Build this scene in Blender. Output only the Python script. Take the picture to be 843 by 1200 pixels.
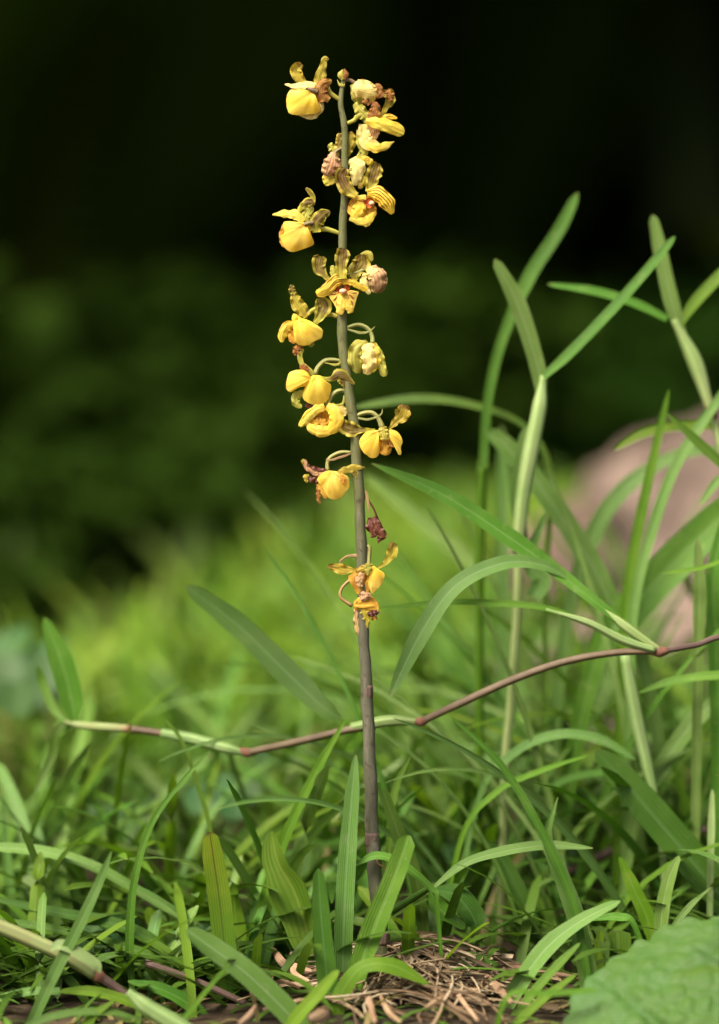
import bpy, math, random
import numpy as np
from mathutils import Vector, Matrix, noise as mnoise

for o in list(bpy.data.objects):
    bpy.data.objects.remove(o, do_unlink=True)
scene = bpy.context.scene
COL = scene.collection
random.seed(7)
RNG = np.random.default_rng(11)

# ------------------------------------------------------------------ camera
PITCH = math.radians(5.0)
FWD = Vector((0, math.cos(PITCH), -math.sin(PITCH)))
UP = Vector((0, math.sin(PITCH), math.cos(PITCH)))
RIGHT = Vector((1, 0, 0))
MM = 0.0003                       # metres per photo pixel one metre away
FOCUS = Vector((0, 0, 0.1703))    # point of sharp focus, one metre from the lens
CAM = FOCUS - FWD
cd = bpy.data.cameras.new('camera')
cam = bpy.data.objects.new('camera', cd)
COL.objects.link(cam)
cam.location = CAM
cam.rotation_euler = (math.pi / 2 - PITCH, 0, 0)
cd.sensor_fit = 'VERTICAL'
cd.sensor_height = 36.0
cd.sensor_width = 36.0
cd.lens = 100.0
cd.clip_start = 0.01
cd.clip_end = 300.0
cd.dof.use_dof = True
cd.dof.focus_distance = 1.0
cd.dof.aperture_fstop = 3.4
scene.camera = cam

# ------------------------------------------------------------------ light
SUN_DIR = Vector((-0.40, -0.42, 0.82)).normalized()
world = bpy.data.worlds.new('World')
scene.world = world
world.use_nodes = True
wn = world.node_tree
bg = wn.nodes['Background']
sky = wn.nodes.new('ShaderNodeTexSky')
sky.sky_type = 'NISHITA'
sky.sun_disc = False
sky.sun_elevation = math.asin(SUN_DIR.z)
sky.sun_rotation = math.atan2(SUN_DIR.x, SUN_DIR.y)
sky.dust_density = 9.0
sky.air_density = 0.7
sky.ozone_density = 0.3
wn.links.new(sky.outputs[0], bg.inputs[0])
bg.inputs[1].default_value = 0.064
sd = bpy.data.lights.new('sun', 'SUN')
sd.energy = 1.5
sd.angle = math.radians(24)
sd.color = (1.0, 0.94, 0.82)
sun = bpy.data.objects.new('sun', sd)
COL.objects.link(sun)
sun.rotation_euler = SUN_DIR.to_track_quat('Z', 'Y').to_euler()
scene.view_settings.view_transform = 'Standard'
scene.view_settings.look = 'None'
scene.view_settings.gamma = 1.0
scene.view_settings.use_curve_mapping = False
scene.view_settings.exposure = 1.85


# ------------------------------------------------------------------ helpers
def P(px, py, d=0.0):
    """World point that stands d metres behind the plane of focus."""
    k = (1.0 + d) * MM
    return CAM + FWD * (1.0 + d) + RIGHT * ((px - 421.5) * k) + UP * ((600.0 - py) * k)


def smooth(a, b, x):
    t = min(1.0, max(0.0, (x - a) / (b - a)))
    return t * t * (3 - 2 * t)


def ground_z(x, y):
    n = 0.006 * mnoise.noise(Vector((x * 6, y * 6, 0))) + 0.003 * mnoise.noise(Vector((x * 25, y * 25, 3)))
    mound = 0.03 * math.exp(-(((x - 0.10) / 0.35) ** 2 + ((y - 1.1) / 0.45) ** 2))
    base = 0.004 * math.exp(-((x - 0.012) ** 2 + (y + 0.015) ** 2) / 0.0012)
    hill = 4.0 * smooth(4.6, 10.0, y) + 6.0 * smooth(10, 60, y)
    flat = math.exp(-((x / 0.5) ** 2 + (y / 0.4) ** 2))
    return n * (1 - 0.7 * flat) + mound + base + hill


def props(o, label=None, cat=None, group=None, kind=None):
    if label: o['label'] = label
    if cat: o['category'] = cat
    if group: o['group'] = group
    if kind: o['kind'] = kind
    return o


def empty(name, loc, label, cat, group=None):
    o = bpy.data.objects.new(name, None)
    o.empty_display_size = 0.01
    o.location = loc
    COL.objects.link(o)
    return props(o, label, cat, group)


def mesh_obj(name, verts, faces, mat, parent=None, origin=Vector((0, 0, 0)), uvs=None, smooth_shade=True):
    me = bpy.data.meshes.new(name)
    ox, oy, oz = origin
    me.from_pydata([(v[0] - ox, v[1] - oy, v[2] - oz) for v in verts], [], faces)
    if uvs is not None:
        ul = me.uv_layers.new(name='UVMap')
        li = np.empty(len(me.loops), dtype=np.int32)
        me.loops.foreach_get('vertex_index', li)
        ul.data.foreach_set('uv', np.asarray(uvs, dtype=np.float32)[li].ravel())
    if smooth_shade:
        me.polygons.foreach_set('use_smooth', [True] * len(me.polygons))
    me.materials.append(mat)
    o = bpy.data.objects.new(name, me)
    COL.objects.link(o)
    if parent is not None:
        o.parent = parent
    else:
        o.location = origin
    return o


def catmull(pts, n):
    """n+1 samples of a smooth curve through pts (tuples of any length)."""
    p = [np.array(q, dtype=float) for q in pts]
    if len(p) == 2:
        return [p[0] + (p[1] - p[0]) * (i / n) for i in range(n + 1)]
    p = [2 * p[0] - p[1]] + p + [2 * p[-1] - p[-2]]
    m = len(p) - 3
    out = []
    for i in range(n + 1):
        f = i / n * m
        k = min(int(f), m - 1)
        t = f - k
        a, b, c, d = p[k], p[k + 1], p[k + 2], p[k + 3]
        out.append(0.5 * (2 * b + (c - a) * t + (2 * a - 5 * b + 4 * c - d) * t * t + (3 * b - a - 3 * c + d) * t ** 3))
    return out


def sheet_geo(ctr, wid, nu, cup=0.0, vee=0.0, twist=0.0, lift=0.0, ruffle=0.0, rfreq=5.0, rag=0.0, seed=0.0, fold=0.0, toward=None, pleat=0.0):
    """A leaf or petal: a curved sheet along ctr with full width wid."""
    n = len(ctr)
    V, UV, Fc = [], [], []
    for i in range(n):
        c = ctr[i]
        T = (ctr[min(i + 1, n - 1)] - ctr[max(i - 1, 0)]).normalized()
        N = ((toward if toward is not None else CAM) - c).normalized() + Vector((0, 0, lift))
        N = N - T * N.dot(T)
        if N.length < 1e-5:
            N = Vector((0, -1, 0))
        N.normalize()
        tw = twist(i / (n - 1)) if callable(twist) else twist
        if tw:
            N = Matrix.Rotation(tw, 3, T) @ N
        S = T.cross(N).normalized()
        h = wid[i] * 0.5
        t = i / (n - 1)
        for j in range(nu + 1):
            s = -1 + 2 * j / nu
            if abs(cup) > 0.02:
                a = s * cup
                den = math.sin(min(abs(cup), math.pi / 2))
                lat = h * math.sin(a) / math.copysign(den, cup)
                nor = h * (math.cos(a) - math.cos(cup)) / den * (1 if cup > 0 else -1)
            else:
                lat, nor = h * s, 0.0
            nor += vee * abs(s) * h
            if pleat:
                nor += pleat * h * math.cos(s * 7.5 + seed) * (0.35 + t) * math.sin(math.pi * min(1, t * 1.2 + 0.1))
            if fold and s > 0:
                lat *= math.cos(fold); nor += s * h * math.sin(fold)
            if ruffle:
                nor += ruffle * s * s * h * (math.sin(t * rfreq * 6.28 + seed * 7 + (1.7 if s > 0 else 0)) +
                                             0.6 * math.sin(t * rfreq * 11.3 + seed * 3 + (0.6 if s > 0 else 2.2)))
            if rag:
                lat *= 1 + rag * abs(s) * mnoise.noise(Vector((t * rfreq * 2.3, seed * 5 + (9 if s > 0 else 0), 0.3)))
            q = c + S * lat + N * nor
            if rag:
                q = q + N * (rag * h * 0.6 * mnoise.noise(Vector((t * 3.1 + seed, s * 2.0, seed * 2))))
                if rag > 0.1:
                    q = q + N * (rag * h * 0.35 * mnoise.noise(Vector((t * 8 + seed, s * 4.5, seed))))
                    q = q + T * (rag * h * 1.6 * t ** 4 * (mnoise.noise(Vector((s * 1.6, seed * 3, 4.4))) + 0.6 * mnoise.noise(Vector((s * 5, seed * 3, 1.4)))))
                    lat2 = rag * h * s * 0.7 * mnoise.noise(Vector((t * 9 + (3 if s > 0 else 0), seed, 7.7)))
                    q = q + S * lat2
            V.append(q); UV.append((j / nu, t))
    for i in range(n - 1):
        for j in range(nu):
            a = i * (nu + 1) + j
            Fc.append((a, a + 1, a + nu + 2, a + nu + 1))
    return V, Fc, UV


def tube_geo(ctr, rad, ns=8):
    V, Fc, UV = [], [], []
    n = len(ctr)
    ref = Vector((0.3, -1, 0.2))
    for i in range(n):
        T = (ctr[min(i + 1, n - 1)] - ctr[max(i - 1, 0)]).normalized()
        A = T.cross(ref)
        if A.length < 1e-4:
            A = T.cross(Vector((1, 0, 0)))
        A.normalize(); B = T.cross(A)
        for j in range(ns):
            a = 2 * math.pi * j / ns
            V.append(ctr[i] + (A * math.cos(a) + B * math.sin(a)) * rad[i])
            UV.append((j / ns, i / (n - 1)))
    for i in range(n - 1):
        for j in range(ns):
            k = (j + 1) % ns
            Fc.append((i * ns + j, i * ns + k, (i + 1) * ns + k, (i + 1) * ns + j))
    V.append(ctr[0]); UV.append((0.5, 0)); V.append(ctr[-1]); UV.append((0.5, 1))
    for j in range(ns):
        k = (j + 1) % ns
        Fc.append((k, j, n * ns)); Fc.append(((n - 1) * ns + j, (n - 1) * ns + k, n * ns + 1))
    return V, Fc, UV


def interp(vals, t):
    f = t * (len(vals) - 1)
    k = min(int(f), len(vals) - 2)
    u = f - k
    u = u * u * (3 - 2 * u) if len(vals) > 2 else u
    return vals[k] * (1 - u) + vals[k + 1] * u


# ------------------------------------------------------------------ materials
class NB:
    def __init__(s, name):
        s.m = bpy.data.materials.new(name); s.m.use_nodes = True
        s.t = s.m.node_tree; s.t.nodes.clear()
        s.out = s.n('OutputMaterial')
    def n(s, typ, **kw):
        k = s.t.nodes.new('ShaderNode' + typ)
        for a, b in kw.items(): setattr(k, a, b)
        return k
    def put(s, sock, v):
        if isinstance(v, bpy.types.NodeSocket): s.t.links.new(v, sock)
        elif isinstance(v, (tuple, list)) and len(v) == 3 and sock.type == 'RGBA': sock.default_value = (*v, 1)
        else: sock.default_value = v
    def math(s, op, a, b=None, c=None, clamp=False):
        k = s.n('Math', operation=op, use_clamp=clamp)
        s.put(k.inputs[0], a)
        if b is not None: s.put(k.inputs[1], b)
        if c is not None: s.put(k.inputs[2], c)
        return k.outputs[0]
    def ramp(s, v, a, b):          # smooth 0..1 step
        k = s.n('MapRange', interpolation_type='SMOOTHSTEP')
        s.put(k.inputs[0], v); k.inputs[1].default_value = a; k.inputs[2].default_value = b
        return k.outputs[0]
    def mix(s, f, a, b, mode='MIX'):
        k = s.n('Mix', data_type='RGBA', blend_type=mode)
        s.put(k.inputs[0], f); s.put(k.inputs[6], a); s.put(k.inputs[7], b)
        return k.outputs[2]
    def noise(s, vec, scale, detail=3.0, rough=0.55):
        k = s.n('TexNoise'); s.put(k.inputs['Vector'], vec)
        k.inputs['Scale'].default_value = scale; k.inputs['Detail'].default_value = detail
        k.inputs['Roughness'].default_value = rough
        return k.outputs[0]


def leaf_mat(name, c1, c2, scale=60, veins=9, vein_amt=0.18, mid=None, margin=None, tip=None, stripes=None,
             blotch=None, base=None, trans=0.3, tint=(1.05, 1.15, 0.45), rough=0.50, spec=0.22, bump=0.3, vary=0.35, attr=False, hue=0.03, wobble=0.03, vbump=0.35, bdist=0.0006):
    b = NB(name)
    tc = b.n('TexCoord')
    uv = b.n('SeparateXYZ'); b.put(uv.inputs[0], b.n('UVMap').outputs[0])
    u, v = uv.outputs[0], uv.outputs[1]
    obj = tc.outputs['Object']
    rnd = b.n('ObjectInfo').outputs['Random']
    nz = b.noise(obj, scale)
    if attr:
        a = b.n('Attribute', attribute_name='Col')
        col = b.mix(b.math('MULTIPLY', nz, 0.5), a.outputs[0], c2, 'MIX')
    else:
        col = b.mix(b.ramp(nz, 0.35, 0.68), c1, c2)
    e = b.math('ABSOLUTE', b.math('SUBTRACT', u, 0.5))          # 0 midrib .. 0.5 edge
    wob = b.math('MULTIPLY_ADD', b.noise(obj, scale * 3.0, 2), 0.10, u)
    vs = b.math('SINE', b.math('MULTIPLY', b.math('MULTIPLY_ADD', b.noise(obj, scale * 1.2, 3), wobble, u), veins * 6.2832))
    vf = b.math('MULTIPLY_ADD', vs, vein_amt * 0.5, 1.0 - vein_amt * 0.3)
    vm = b.n('CombineXYZ')
    for i in range(3): b.put(vm.inputs[i], vf)
    col = b.mix(1.0, col, vm.outputs[0], 'MULTIPLY')
    if blotch:
        bn = b.noise(obj, blotch[2], 4.0, 0.65)
        col = b.mix(b.math('MULTIPLY', b.ramp(bn, 0.62 - blotch[3] if len(blotch) > 3 else 0.58, 0.70), blotch[1]), col, blotch[0])
    if mid:
        col = b.mix(b.math('MULTIPLY', b.math('SUBTRACT', 1.0, b.ramp(e, mid[2] * 0.4, mid[2])), mid[1]), col, mid[0])
    if margin:
        ee = b.math('MULTIPLY_ADD', b.noise(obj, scale * 2, 2), 0.16, b.math('SUBTRACT', e, 0.08))
        col = b.mix(b.math('MULTIPLY', b.ramp(ee, margin[2], margin[2] + 0.12), margin[1]), col, margin[0])
    if stripes:
        ss = b.math('SINE', b.math('MULTIPLY', wob, stripes[0] * 6.2832))
        sf = b.ramp(ss, stripes[3], stripes[3] + 0.5)
        sf = b.math('MULTIPLY', sf, b.math('SUBTRACT', 1.0, b.ramp(v, stripes[4], stripes[4] + 0.25)))
        col = b.mix(b.math('MULTIPLY', sf, stripes[2]), col, stripes[1])
    if tip:
        tv = b.math('MULTIPLY_ADD', nz, 0.12, b.math('SUBTRACT', v, 0.06))
        col = b.mix(b.math('MULTIPLY', b.ramp(tv, tip[2], tip[2] + 0.06), tip[1]), col, tip[0])
    if base:
        col = b.mix(b.math('MULTIPLY', b.math('SUBTRACT', 1.0, b.ramp(v, 0.0, base[2])), base[1]), col, base[0])
    hs = b.n('HueSaturation'); b.put(hs.inputs['Color'], col)
    b.put(hs.inputs['Value'], b.math('MULTIPLY_ADD', rnd, vary, 1.0 - vary * 0.5))
    r2 = b.math('FRACT', b.math('MULTIPLY', rnd, 37.7))
    b.put(hs.inputs['Hue'], b.math('MULTIPLY_ADD', r2, hue, 0.5 - hue * 0.5))
    col = hs.outputs[0]
    pr = b.n('BsdfPrincipled')
    b.put(pr.inputs['Base Color'], col)
    b.put(pr.inputs['Roughness'], b.math('MULTIPLY_ADD', nz, 0.25, rough - 0.12))
    pr.inputs['Specular IOR Level'].default_value = spec
    if bump:
        bp = b.n('Bump'); bp.inputs['Strength'].default_value = bump; bp.inputs['Distance'].default_value = bdist
        b.put(bp.inputs['Height'], b.math('MULTIPLY_ADD', vs, vbump, b.math('MULTIPLY', nz, 1.0)))
        b.put(pr.inputs['Normal'], bp.outputs[0])
    if trans > 0:
        tr = b.n('BsdfTranslucent')
        b.put(tr.inputs[0], b.mix(1.0, col, (tint[0], tint[1], tint[2]), 'MULTIPLY'))
        mx = b.n('MixShader'); mx.inputs[0].default_value = trans
        b.put(mx.inputs[1], pr.outputs[0]); b.put(mx.inputs[2], tr.outputs[0])
        b.put(b.out.inputs[0], mx.outputs[0])
    else:
        b.put(b.out.inputs[0], pr.outputs[0])
    return b.m


def soft_mat(name, c1, c2, scale, rough=0.8, bump=0.5, dist=0.004, c3=None, s3=10, spec=0.2, vary=0.0):
    b = NB(name)
    obj = b.n('TexCoord').outputs['Object']
    nz = b.noise(obj, scale, 5)
    col = b.mix(b.ramp(nz, 0.35, 0.65), c1, c2)
    if c3:
        col = b.mix(b.ramp(b.noise(obj, s3, 4), 0.5, 0.68), col, c3)
    if vary:
        hs = b.n('HueSaturation'); b.put(hs.inputs['Color'], col)
        b.put(hs.inputs['Value'], b.math('MULTIPLY_ADD', b.n('ObjectInfo').outputs['Random'], vary, 1 - vary / 2))
        col = hs.outputs[0]
    pr = b.n('BsdfPrincipled'); b.put(pr.inputs['Base Color'], col)
    pr.inputs['Roughness'].default_value = rough; pr.inputs['Specular IOR Level'].default_value = spec
    bp = b.n('Bump'); bp.inputs['Strength'].default_value = bump; bp.inputs['Distance'].default_value = dist
    b.put(bp.inputs['Height'], nz); b.put(pr.inputs['Normal'], bp.outputs[0])
    b.put(b.out.inputs[0], pr.outputs[0])
    return b.m


PALE = (0.30, 0.38, 0.16)
M = {}
M['green'] = leaf_mat('leaf_green', (0.066, 0.160, 0.011), (0.090, 0.195, 0.018), mid=((0.14, 0.24, 0.06), 0.5, 0.06),
                      trans=0.22, tip=((0.22, 0.15, 0.05), 0.75, 0.975), margin=((0.16, 0.26, 0.07), 0.45, 0.44), blotch=((0.20, 0.24, 0.07), 0.35, 260))
M['bright'] = leaf_mat('leaf_bright', (0.105, 0.215, 0.009), (0.138, 0.255, 0.016), mid=((0.20, 0.32, 0.06), 0.4, 0.06),
                       tip=((0.25, 0.2, 0.05), 0.6, 0.98), trans=0.4, blotch=((0.24, 0.26, 0.05), 0.3, 240))
M['dark'] = leaf_mat('leaf_dark', (0.048, 0.108, 0.009), (0.066, 0.135, 0.014), mid=((0.09, 0.17, 0.05), 0.5, 0.06),
                     tip=((0.15, 0.12, 0.04), 0.6, 0.98), trans=0.22, blotch=((0.12, 0.16, 0.05), 0.3, 220))
M['grey'] = leaf_mat('leaf_grey', (0.108, 0.212, 0.036), (0.138, 0.248, 0.052), mid=((0.2, 0.29, 0.13), 0.6, 0.05), vein_amt=0.28,
                     margin=((0.22, 0.31, 0.14), 0.5, 0.43), tip=((0.3, 0.24, 0.1), 0.7, 0.975), trans=0.22,
                     tint=(1.2, 1.15, 0.6), blotch=((0.2, 0.24, 0.1), 0.4, 230))
M['pale'] = leaf_mat('leaf_pale', (0.20, 0.30, 0.10), (0.26, 0.36, 0.13), veins=6, vein_amt=0.35, tint=(1.1, 1.1, 0.6), trans=0.2,
                     blotch=((0.3, 0.25, 0.12), 0.35, 120))
M['spotted'] = leaf_mat('leaf_spotted', (0.135, 0.21, 0.009), (0.18, 0.24, 0.012), mid=((0.09, 0.035, 0.012), 0.75, 0.06), base=((0.055, 0.155, 0.012), 0.95, 0.95), scale=90,
                        margin=((0.26, 0.11, 0.015), 0.5, 0.47), tip=((0.06, 0.02, 0.01), 0.95, 0.955),
                        blotch=((0.14, 0.06, 0.012), 0.7, 160, -0.02), trans=0.35, hue=0.0)
M['olive_leaf'] = leaf_mat('leaf_olive', (0.085, 0.165, 0.012), (0.11, 0.19, 0.016), veins=8, vein_amt=0.14, mid=((0.17, 0.24, 0.04), 0.5, 0.05), spec=0.35, scale=45,
                           blotch=((0.10, 0.12, 0.012), 0.6, 110), trans=0.35, hue=0.0)
M['culm'] = leaf_mat('culm_green', (0.22, 0.32, 0.10), (0.27, 0.36, 0.13), veins=5, vein_amt=0.25, trans=0.0, base=((0.25, 0.2, 0.1), 0.5, 0.2), vary=0.2)
M['runner'] = leaf_mat('runner_brown', (0.125, 0.088, 0.048), (0.088, 0.06, 0.034), veins=4, vein_amt=0.25, trans=0.0, scale=120, vary=0.2, hue=0.01)
M['runner_pale'] = leaf_mat('runner_pale', (0.23, 0.28, 0.10), (0.22, 0.23, 0.09), veins=5, vein_amt=0.3, trans=0.0, scale=80,
                            blotch=((0.25, 0.14, 0.08), 0.7, 70, 0.06), vary=0.15, hue=0.01)
M['runner_purple'] = leaf_mat('runner_purple', (0.115, 0.075, 0.058), (0.085, 0.055, 0.042), trans=0.0, scale=90, vary=0.3, hue=0.01)
M['node'] = soft_mat('node_brown', (0.20, 0.09, 0.055), (0.12, 0.06, 0.04), 300, bump=0.4, dist=0.0005)
M['straw'] = leaf_mat('straw', (0.40, 0.27, 0.16), (0.27, 0.16, 0.09), veins=3, vein_amt=0.3, trans=0.1, scale=90, vary=0.6, hue=0.02, rough=0.7)
M['straw_mix'] = leaf_mat('straw_mix', (0.3, 0.2, 0.1), (0.19, 0.13, 0.07), veins=3, vein_amt=0.3, trans=0.1, scale=120, vary=0.0, hue=0.0, rough=0.7, attr=True)
M['lawn'] = leaf_mat('lawn_grass', (0.1, 0.2, 0.03), (0.13, 0.20, 0.035), scale=25, veins=4, vein_amt=0.2, attr=True, trans=0.33, vary=0.0, hue=0.0, bump=0.0, spec=0.15)
M['clover'] = leaf_mat('clover', (0.05, 0.125, 0.035), (0.07, 0.15, 0.045), veins=3, vein_amt=0.1, trans=0.3, scale=60)
# orchid
M['Y'] = leaf_mat('petal_yellow', (0.93, 0.70, 0.075), (0.95, 0.77, 0.15), veins=9, vein_amt=0.12, tip=((0.60, 0.30, 0.03), 0.55, 0.97), trans=0.45, tint=(1.05, 0.95, 0.55),
                  base=((0.75, 0.55, 0.10), 0.5, 0.25), rough=0.5, spec=0.25, bump=0.5, vary=0.12, hue=0.012, wobble=0.07, vbump=0.012, bdist=0.0010, scale=130,
                  blotch=((0.82, 0.48, 0.04), 0.45, 200))
M['YP'] = leaf_mat('petal_pale', (0.92, 0.78, 0.28), (0.88, 0.70, 0.24), veins=9, vein_amt=0.2, trans=0.35, tint=(1.0, 0.95, 0.6),
                   rough=0.55, spec=0.2, bump=0.5, vary=0.12, hue=0.012, wobble=0.07, vbump=0.012, bdist=0.0010, scale=140, blotch=((0.66, 0.36, 0.14), 0.5, 260))
M['YS'] = leaf_mat('petal_striped', (0.90, 0.62, 0.05), (0.93, 0.70, 0.09), veins=11, vein_amt=0.1, trans=0.3, tint=(1.05, 0.92, 0.5),
                   stripes=(6, (0.17, 0.025, 0.006), 0.95, 0.25, 0.78), rough=0.5, spec=0.25, bump=0.5, vary=0.1, hue=0.01, wobble=0.07, vbump=0.012, bdist=0.0010, scale=120)
M['YR'] = leaf_mat('lip_side', (0.85, 0.55, 0.08), (0.90, 0.62, 0.12), veins=9, vein_amt=0.1, trans=0.3, tint=(1.05, 0.92, 0.5),
                   stripes=(9, (0.17, 0.012, 0.018), 0.9, -0.2, 0.70), rough=0.5, spec=0.25, bump=0.4, vary=0.1, hue=0.01, wobble=0.07, vbump=0.012, bdist=0.0010, scale=120)
M['YO'] = leaf_mat('petal_dull', (0.72, 0.41, 0.05), (0.58, 0.29, 0.045), veins=8, vein_amt=0.3, trans=0.3, tint=(1.05, 0.9, 0.5),
                   blotch=((0.26, 0.08, 0.02), 0.75, 190, 0.05), rough=0.6, spec=0.2, bump=0.7, vary=0.2, hue=0.015, wobble=0.07, vbump=0.012, bdist=0.0010, scale=150)
M['OL'] = leaf_mat('sepal_olive', (0.25, 0.18, 0.030), (0.17, 0.10, 0.025), veins=6, vein_amt=0.5, trans=0.3, tint=(1.1, 1.0, 0.5),
                   margin=((0.46, 0.38, 0.045), 0.9, 0.27), base=((0.50, 0.44, 0.05), 0.95, 0.5), rough=0.55, spec=0.25, bump=0.6, vary=0.25, hue=0.02, wobble=0.07, vbump=0.012, bdist=0.0010, scale=110)
M['OY'] = leaf_mat('sepal_yellow', (0.54, 0.42, 0.045), (0.42, 0.31, 0.035), veins=6, vein_amt=0.3, trans=0.35, tint=(1.1, 1.0, 0.5),
                   margin=((0.5, 0.38, 0.06), 0.6, 0.38), tip=((0.22, 0.12, 0.03), 0.7, 0.85), blotch=((0.2, 0.10, 0.03), 0.5, 150, 0.05),
                   rough=0.55, spec=0.25, bump=0.6, vary=0.2, hue=0.02, wobble=0.07, vbump=0.012, bdist=0.0010, scale=120)
M['GR'] = leaf_mat('sepal_green', (0.50, 0.46, 0.080), (0.42, 0.38, 0.06), veins=5, vein_amt=0.3, trans=0.3, tint=(1.1, 1.05, 0.5),
                   blotch=((0.36, 0.26, 0.10), 0.5, 170), rough=0.5, spec=0.25, bump=0.5, vary=0.2, hue=0.02, wobble=0.07, vbump=0.012, bdist=0.0010, scale=120)
M['BR'] = leaf_mat('petal_brown', (0.26, 0.10, 0.025), (0.38, 0.18, 0.04), veins=6, vein_amt=0.4, trans=0.2, blotch=((0.45, 0.28, 0.06), 0.6, 160),
                   rough=0.6, spec=0.2, bump=0.8, vary=0.25, hue=0.01, wobble=0.07, vbump=0.012, bdist=0.0010, scale=150)
M['PK'] = leaf_mat('petal_withered', (0.60, 0.36, 0.18), (0.46, 0.24, 0.11), veins=6, vein_amt=0.45, trans=0.2, rough=0.65, spec=0.2, bump=0.9,
                   blotch=((0.70, 0.45, 0.18), 0.5, 150), vary=0.2, hue=0.015, wobble=0.07, vbump=0.012, bdist=0.0010, scale=140)
M['MA'] = leaf_mat('petal_maroon', (0.10, 0.024, 0.014), (0.15, 0.05, 0.02), veins=5, vein_amt=0.4, trans=0.08, rough=0.45, spec=0.4, bump=0.9, vary=0.2, hue=0.01, wobble=0.07, vbump=0.012, bdist=0.0010, scale=150)
M['PG'] = leaf_mat('pedicel_purple', (0.20, 0.155, 0.065), (0.15, 0.095, 0.055), veins=3, vein_amt=0.25, trans=0.0, vary=0.15, hue=0.01, scale=150)
M['PD'] = leaf_mat('pedicel_green', (0.30, 0.31, 0.10), (0.24, 0.24, 0.07), veins=3, vein_amt=0.3, trans=0.0, vary=0.2, hue=0.02, scale=150,
                   blotch=((0.25, 0.15, 0.07), 0.5, 120))
M['PB'] = leaf_mat('pedicel_brown', (0.36, 0.24, 0.10), (0.28, 0.15, 0.07), veins=3, vein_amt=0.3, trans=0.0, vary=0.2, hue=0.01, scale=150)
M['PE'] = soft_mat('column_peach', (0.80, 0.42, 0.24), (0.72, 0.34, 0.18), 400, rough=0.4, bump=0.1, dist=0.0003, spec=0.4)
M['RT'] = soft_mat('throat_red', (0.34, 0.05, 0.015), (0.50, 0.16, 0.02), 500, rough=0.5, bump=0.1, dist=0.0003)


def stem_mat():
    b = NB('stem')
    tc = b.n('TexCoord')
    uv = b.n('SeparateXYZ'); b.put(uv.inputs[0], b.n('UVMap').outputs[0])
    v = uv.outputs[1]; obj = tc.outputs['Object']
    nz = b.noise(obj, 140, 5)
    mp = b.n('Mapping'); mp.inputs['Scale'].default_value = (700, 700, 60); b.put(mp.inputs[0], obj)
    fine = b.noise(mp.outputs[0], 1.0, 4, 0.7)
    green = b.mix(nz, (0.085, 0.098, 0.024), (0.125, 0.13, 0.042))
    brown = b.mix(nz, (0.056, 0.056, 0.030), (0.10, 0.098, 0.062))
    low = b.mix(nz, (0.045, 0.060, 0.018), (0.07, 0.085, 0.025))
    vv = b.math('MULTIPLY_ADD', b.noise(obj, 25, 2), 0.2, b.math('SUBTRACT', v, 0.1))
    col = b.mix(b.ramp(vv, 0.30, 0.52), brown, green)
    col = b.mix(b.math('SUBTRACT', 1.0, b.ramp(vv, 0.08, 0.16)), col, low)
    col = b.mix(b.math('MULTIPLY', b.ramp(fine, 0.45, 0.75), 0.5), col, (0.23, 0.20, 0.15))
    col = b.mix(b.math('MULTIPLY', b.ramp(b.noise(obj, 420, 3), 0.60, 0.68), 0.7), col, (0.05, 0.03, 0.02))
    pr = b.n('BsdfPrincipled'); b.put(pr.inputs['Base Color'], col); pr.inputs['Roughness'].default_value = 0.55
    pr.inputs['Specular IOR Level'].default_value = 0.3
    bp = b.n('Bump'); bp.inputs['Strength'].default_value = 0.5; bp.inputs['Distance'].default_value = 0.0004
    b.put(bp.inputs['Height'], fine); b.put(pr.inputs['Normal'], bp.outputs[0])
    b.put(b.out.inputs[0], pr.outputs[0])
    return b.m


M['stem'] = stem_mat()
M['soil'] = soft_mat('soil', (0.034, 0.024, 0.014), (0.07, 0.048, 0.028), 60, bump=0.8, dist=0.006, c3=(0.030, 0.024, 0.014), s3=9)
M['rock'] = soft_mat('rock_pink', (0.20, 0.145, 0.115), (0.09, 0.063, 0.048), 26, bump=0.6, dist=0.01, c3=(0.045, 0.042, 0.022), s3=16, vary=0.3)
M['rock_dark'] = soft_mat('rock_dark', (0.13, 0.085, 0.065), (0.09, 0.06, 0.045), 14, bump=0.6, dist=0.01, c3=(0.06, 0.06, 0.03), s3=12)
M['bark'] = soft_mat('bark_moss', (0.025, 0.045, 0.008), (0.04, 0.06, 0.012), 6, bump=0.8, dist=0.03, c3=(0.03, 0.03, 0.016), s3=3)
M['shade_leaf'] = leaf_mat('shade_leaf', (0.013, 0.034, 0.002), (0.018, 0.042, 0.003), scale=2, trans=0.2, vary=0.5, bump=0.0, rough=0.8, spec=0.05)  # foliage colour darkened to deepen the woodland shade
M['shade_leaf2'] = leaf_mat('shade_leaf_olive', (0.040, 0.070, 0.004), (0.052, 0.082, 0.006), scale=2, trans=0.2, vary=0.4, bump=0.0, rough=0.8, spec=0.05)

# ------------------------------------------------------------------ ground
def build_ground():
    def axis(lo, hi, fine_lo, fine_hi, fine, grow):
        a = [fine_lo]
        while a[-1] < fine_hi: a.append(a[-1] + fine)
        s = fine
        while a[-1] < hi: s *= grow; a.append(a[-1] + s)
        s = fine
        while a[0] > lo: s *= grow; a.insert(0, a[0] - s)
        return a
    xs = axis(-70, 70, -0.5, 0.6, 0.02, 1.18)
    ys = axis(-40, 70, -0.35, 0.9, 0.02, 1.15)
    V = [(x, y, ground_z(x, y)) for y in ys for x in xs]
    w = len(xs)
    Fc = [(j * w + i, j * w + i + 1, (j + 1) * w + i + 1, (j + 1) * w + i) for j in range(len(ys) - 1) for i in range(w - 1)]
    o = mesh_obj('ground', V, Fc, M['soil'])
    props(o, kind='structure')


build_ground()

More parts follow.
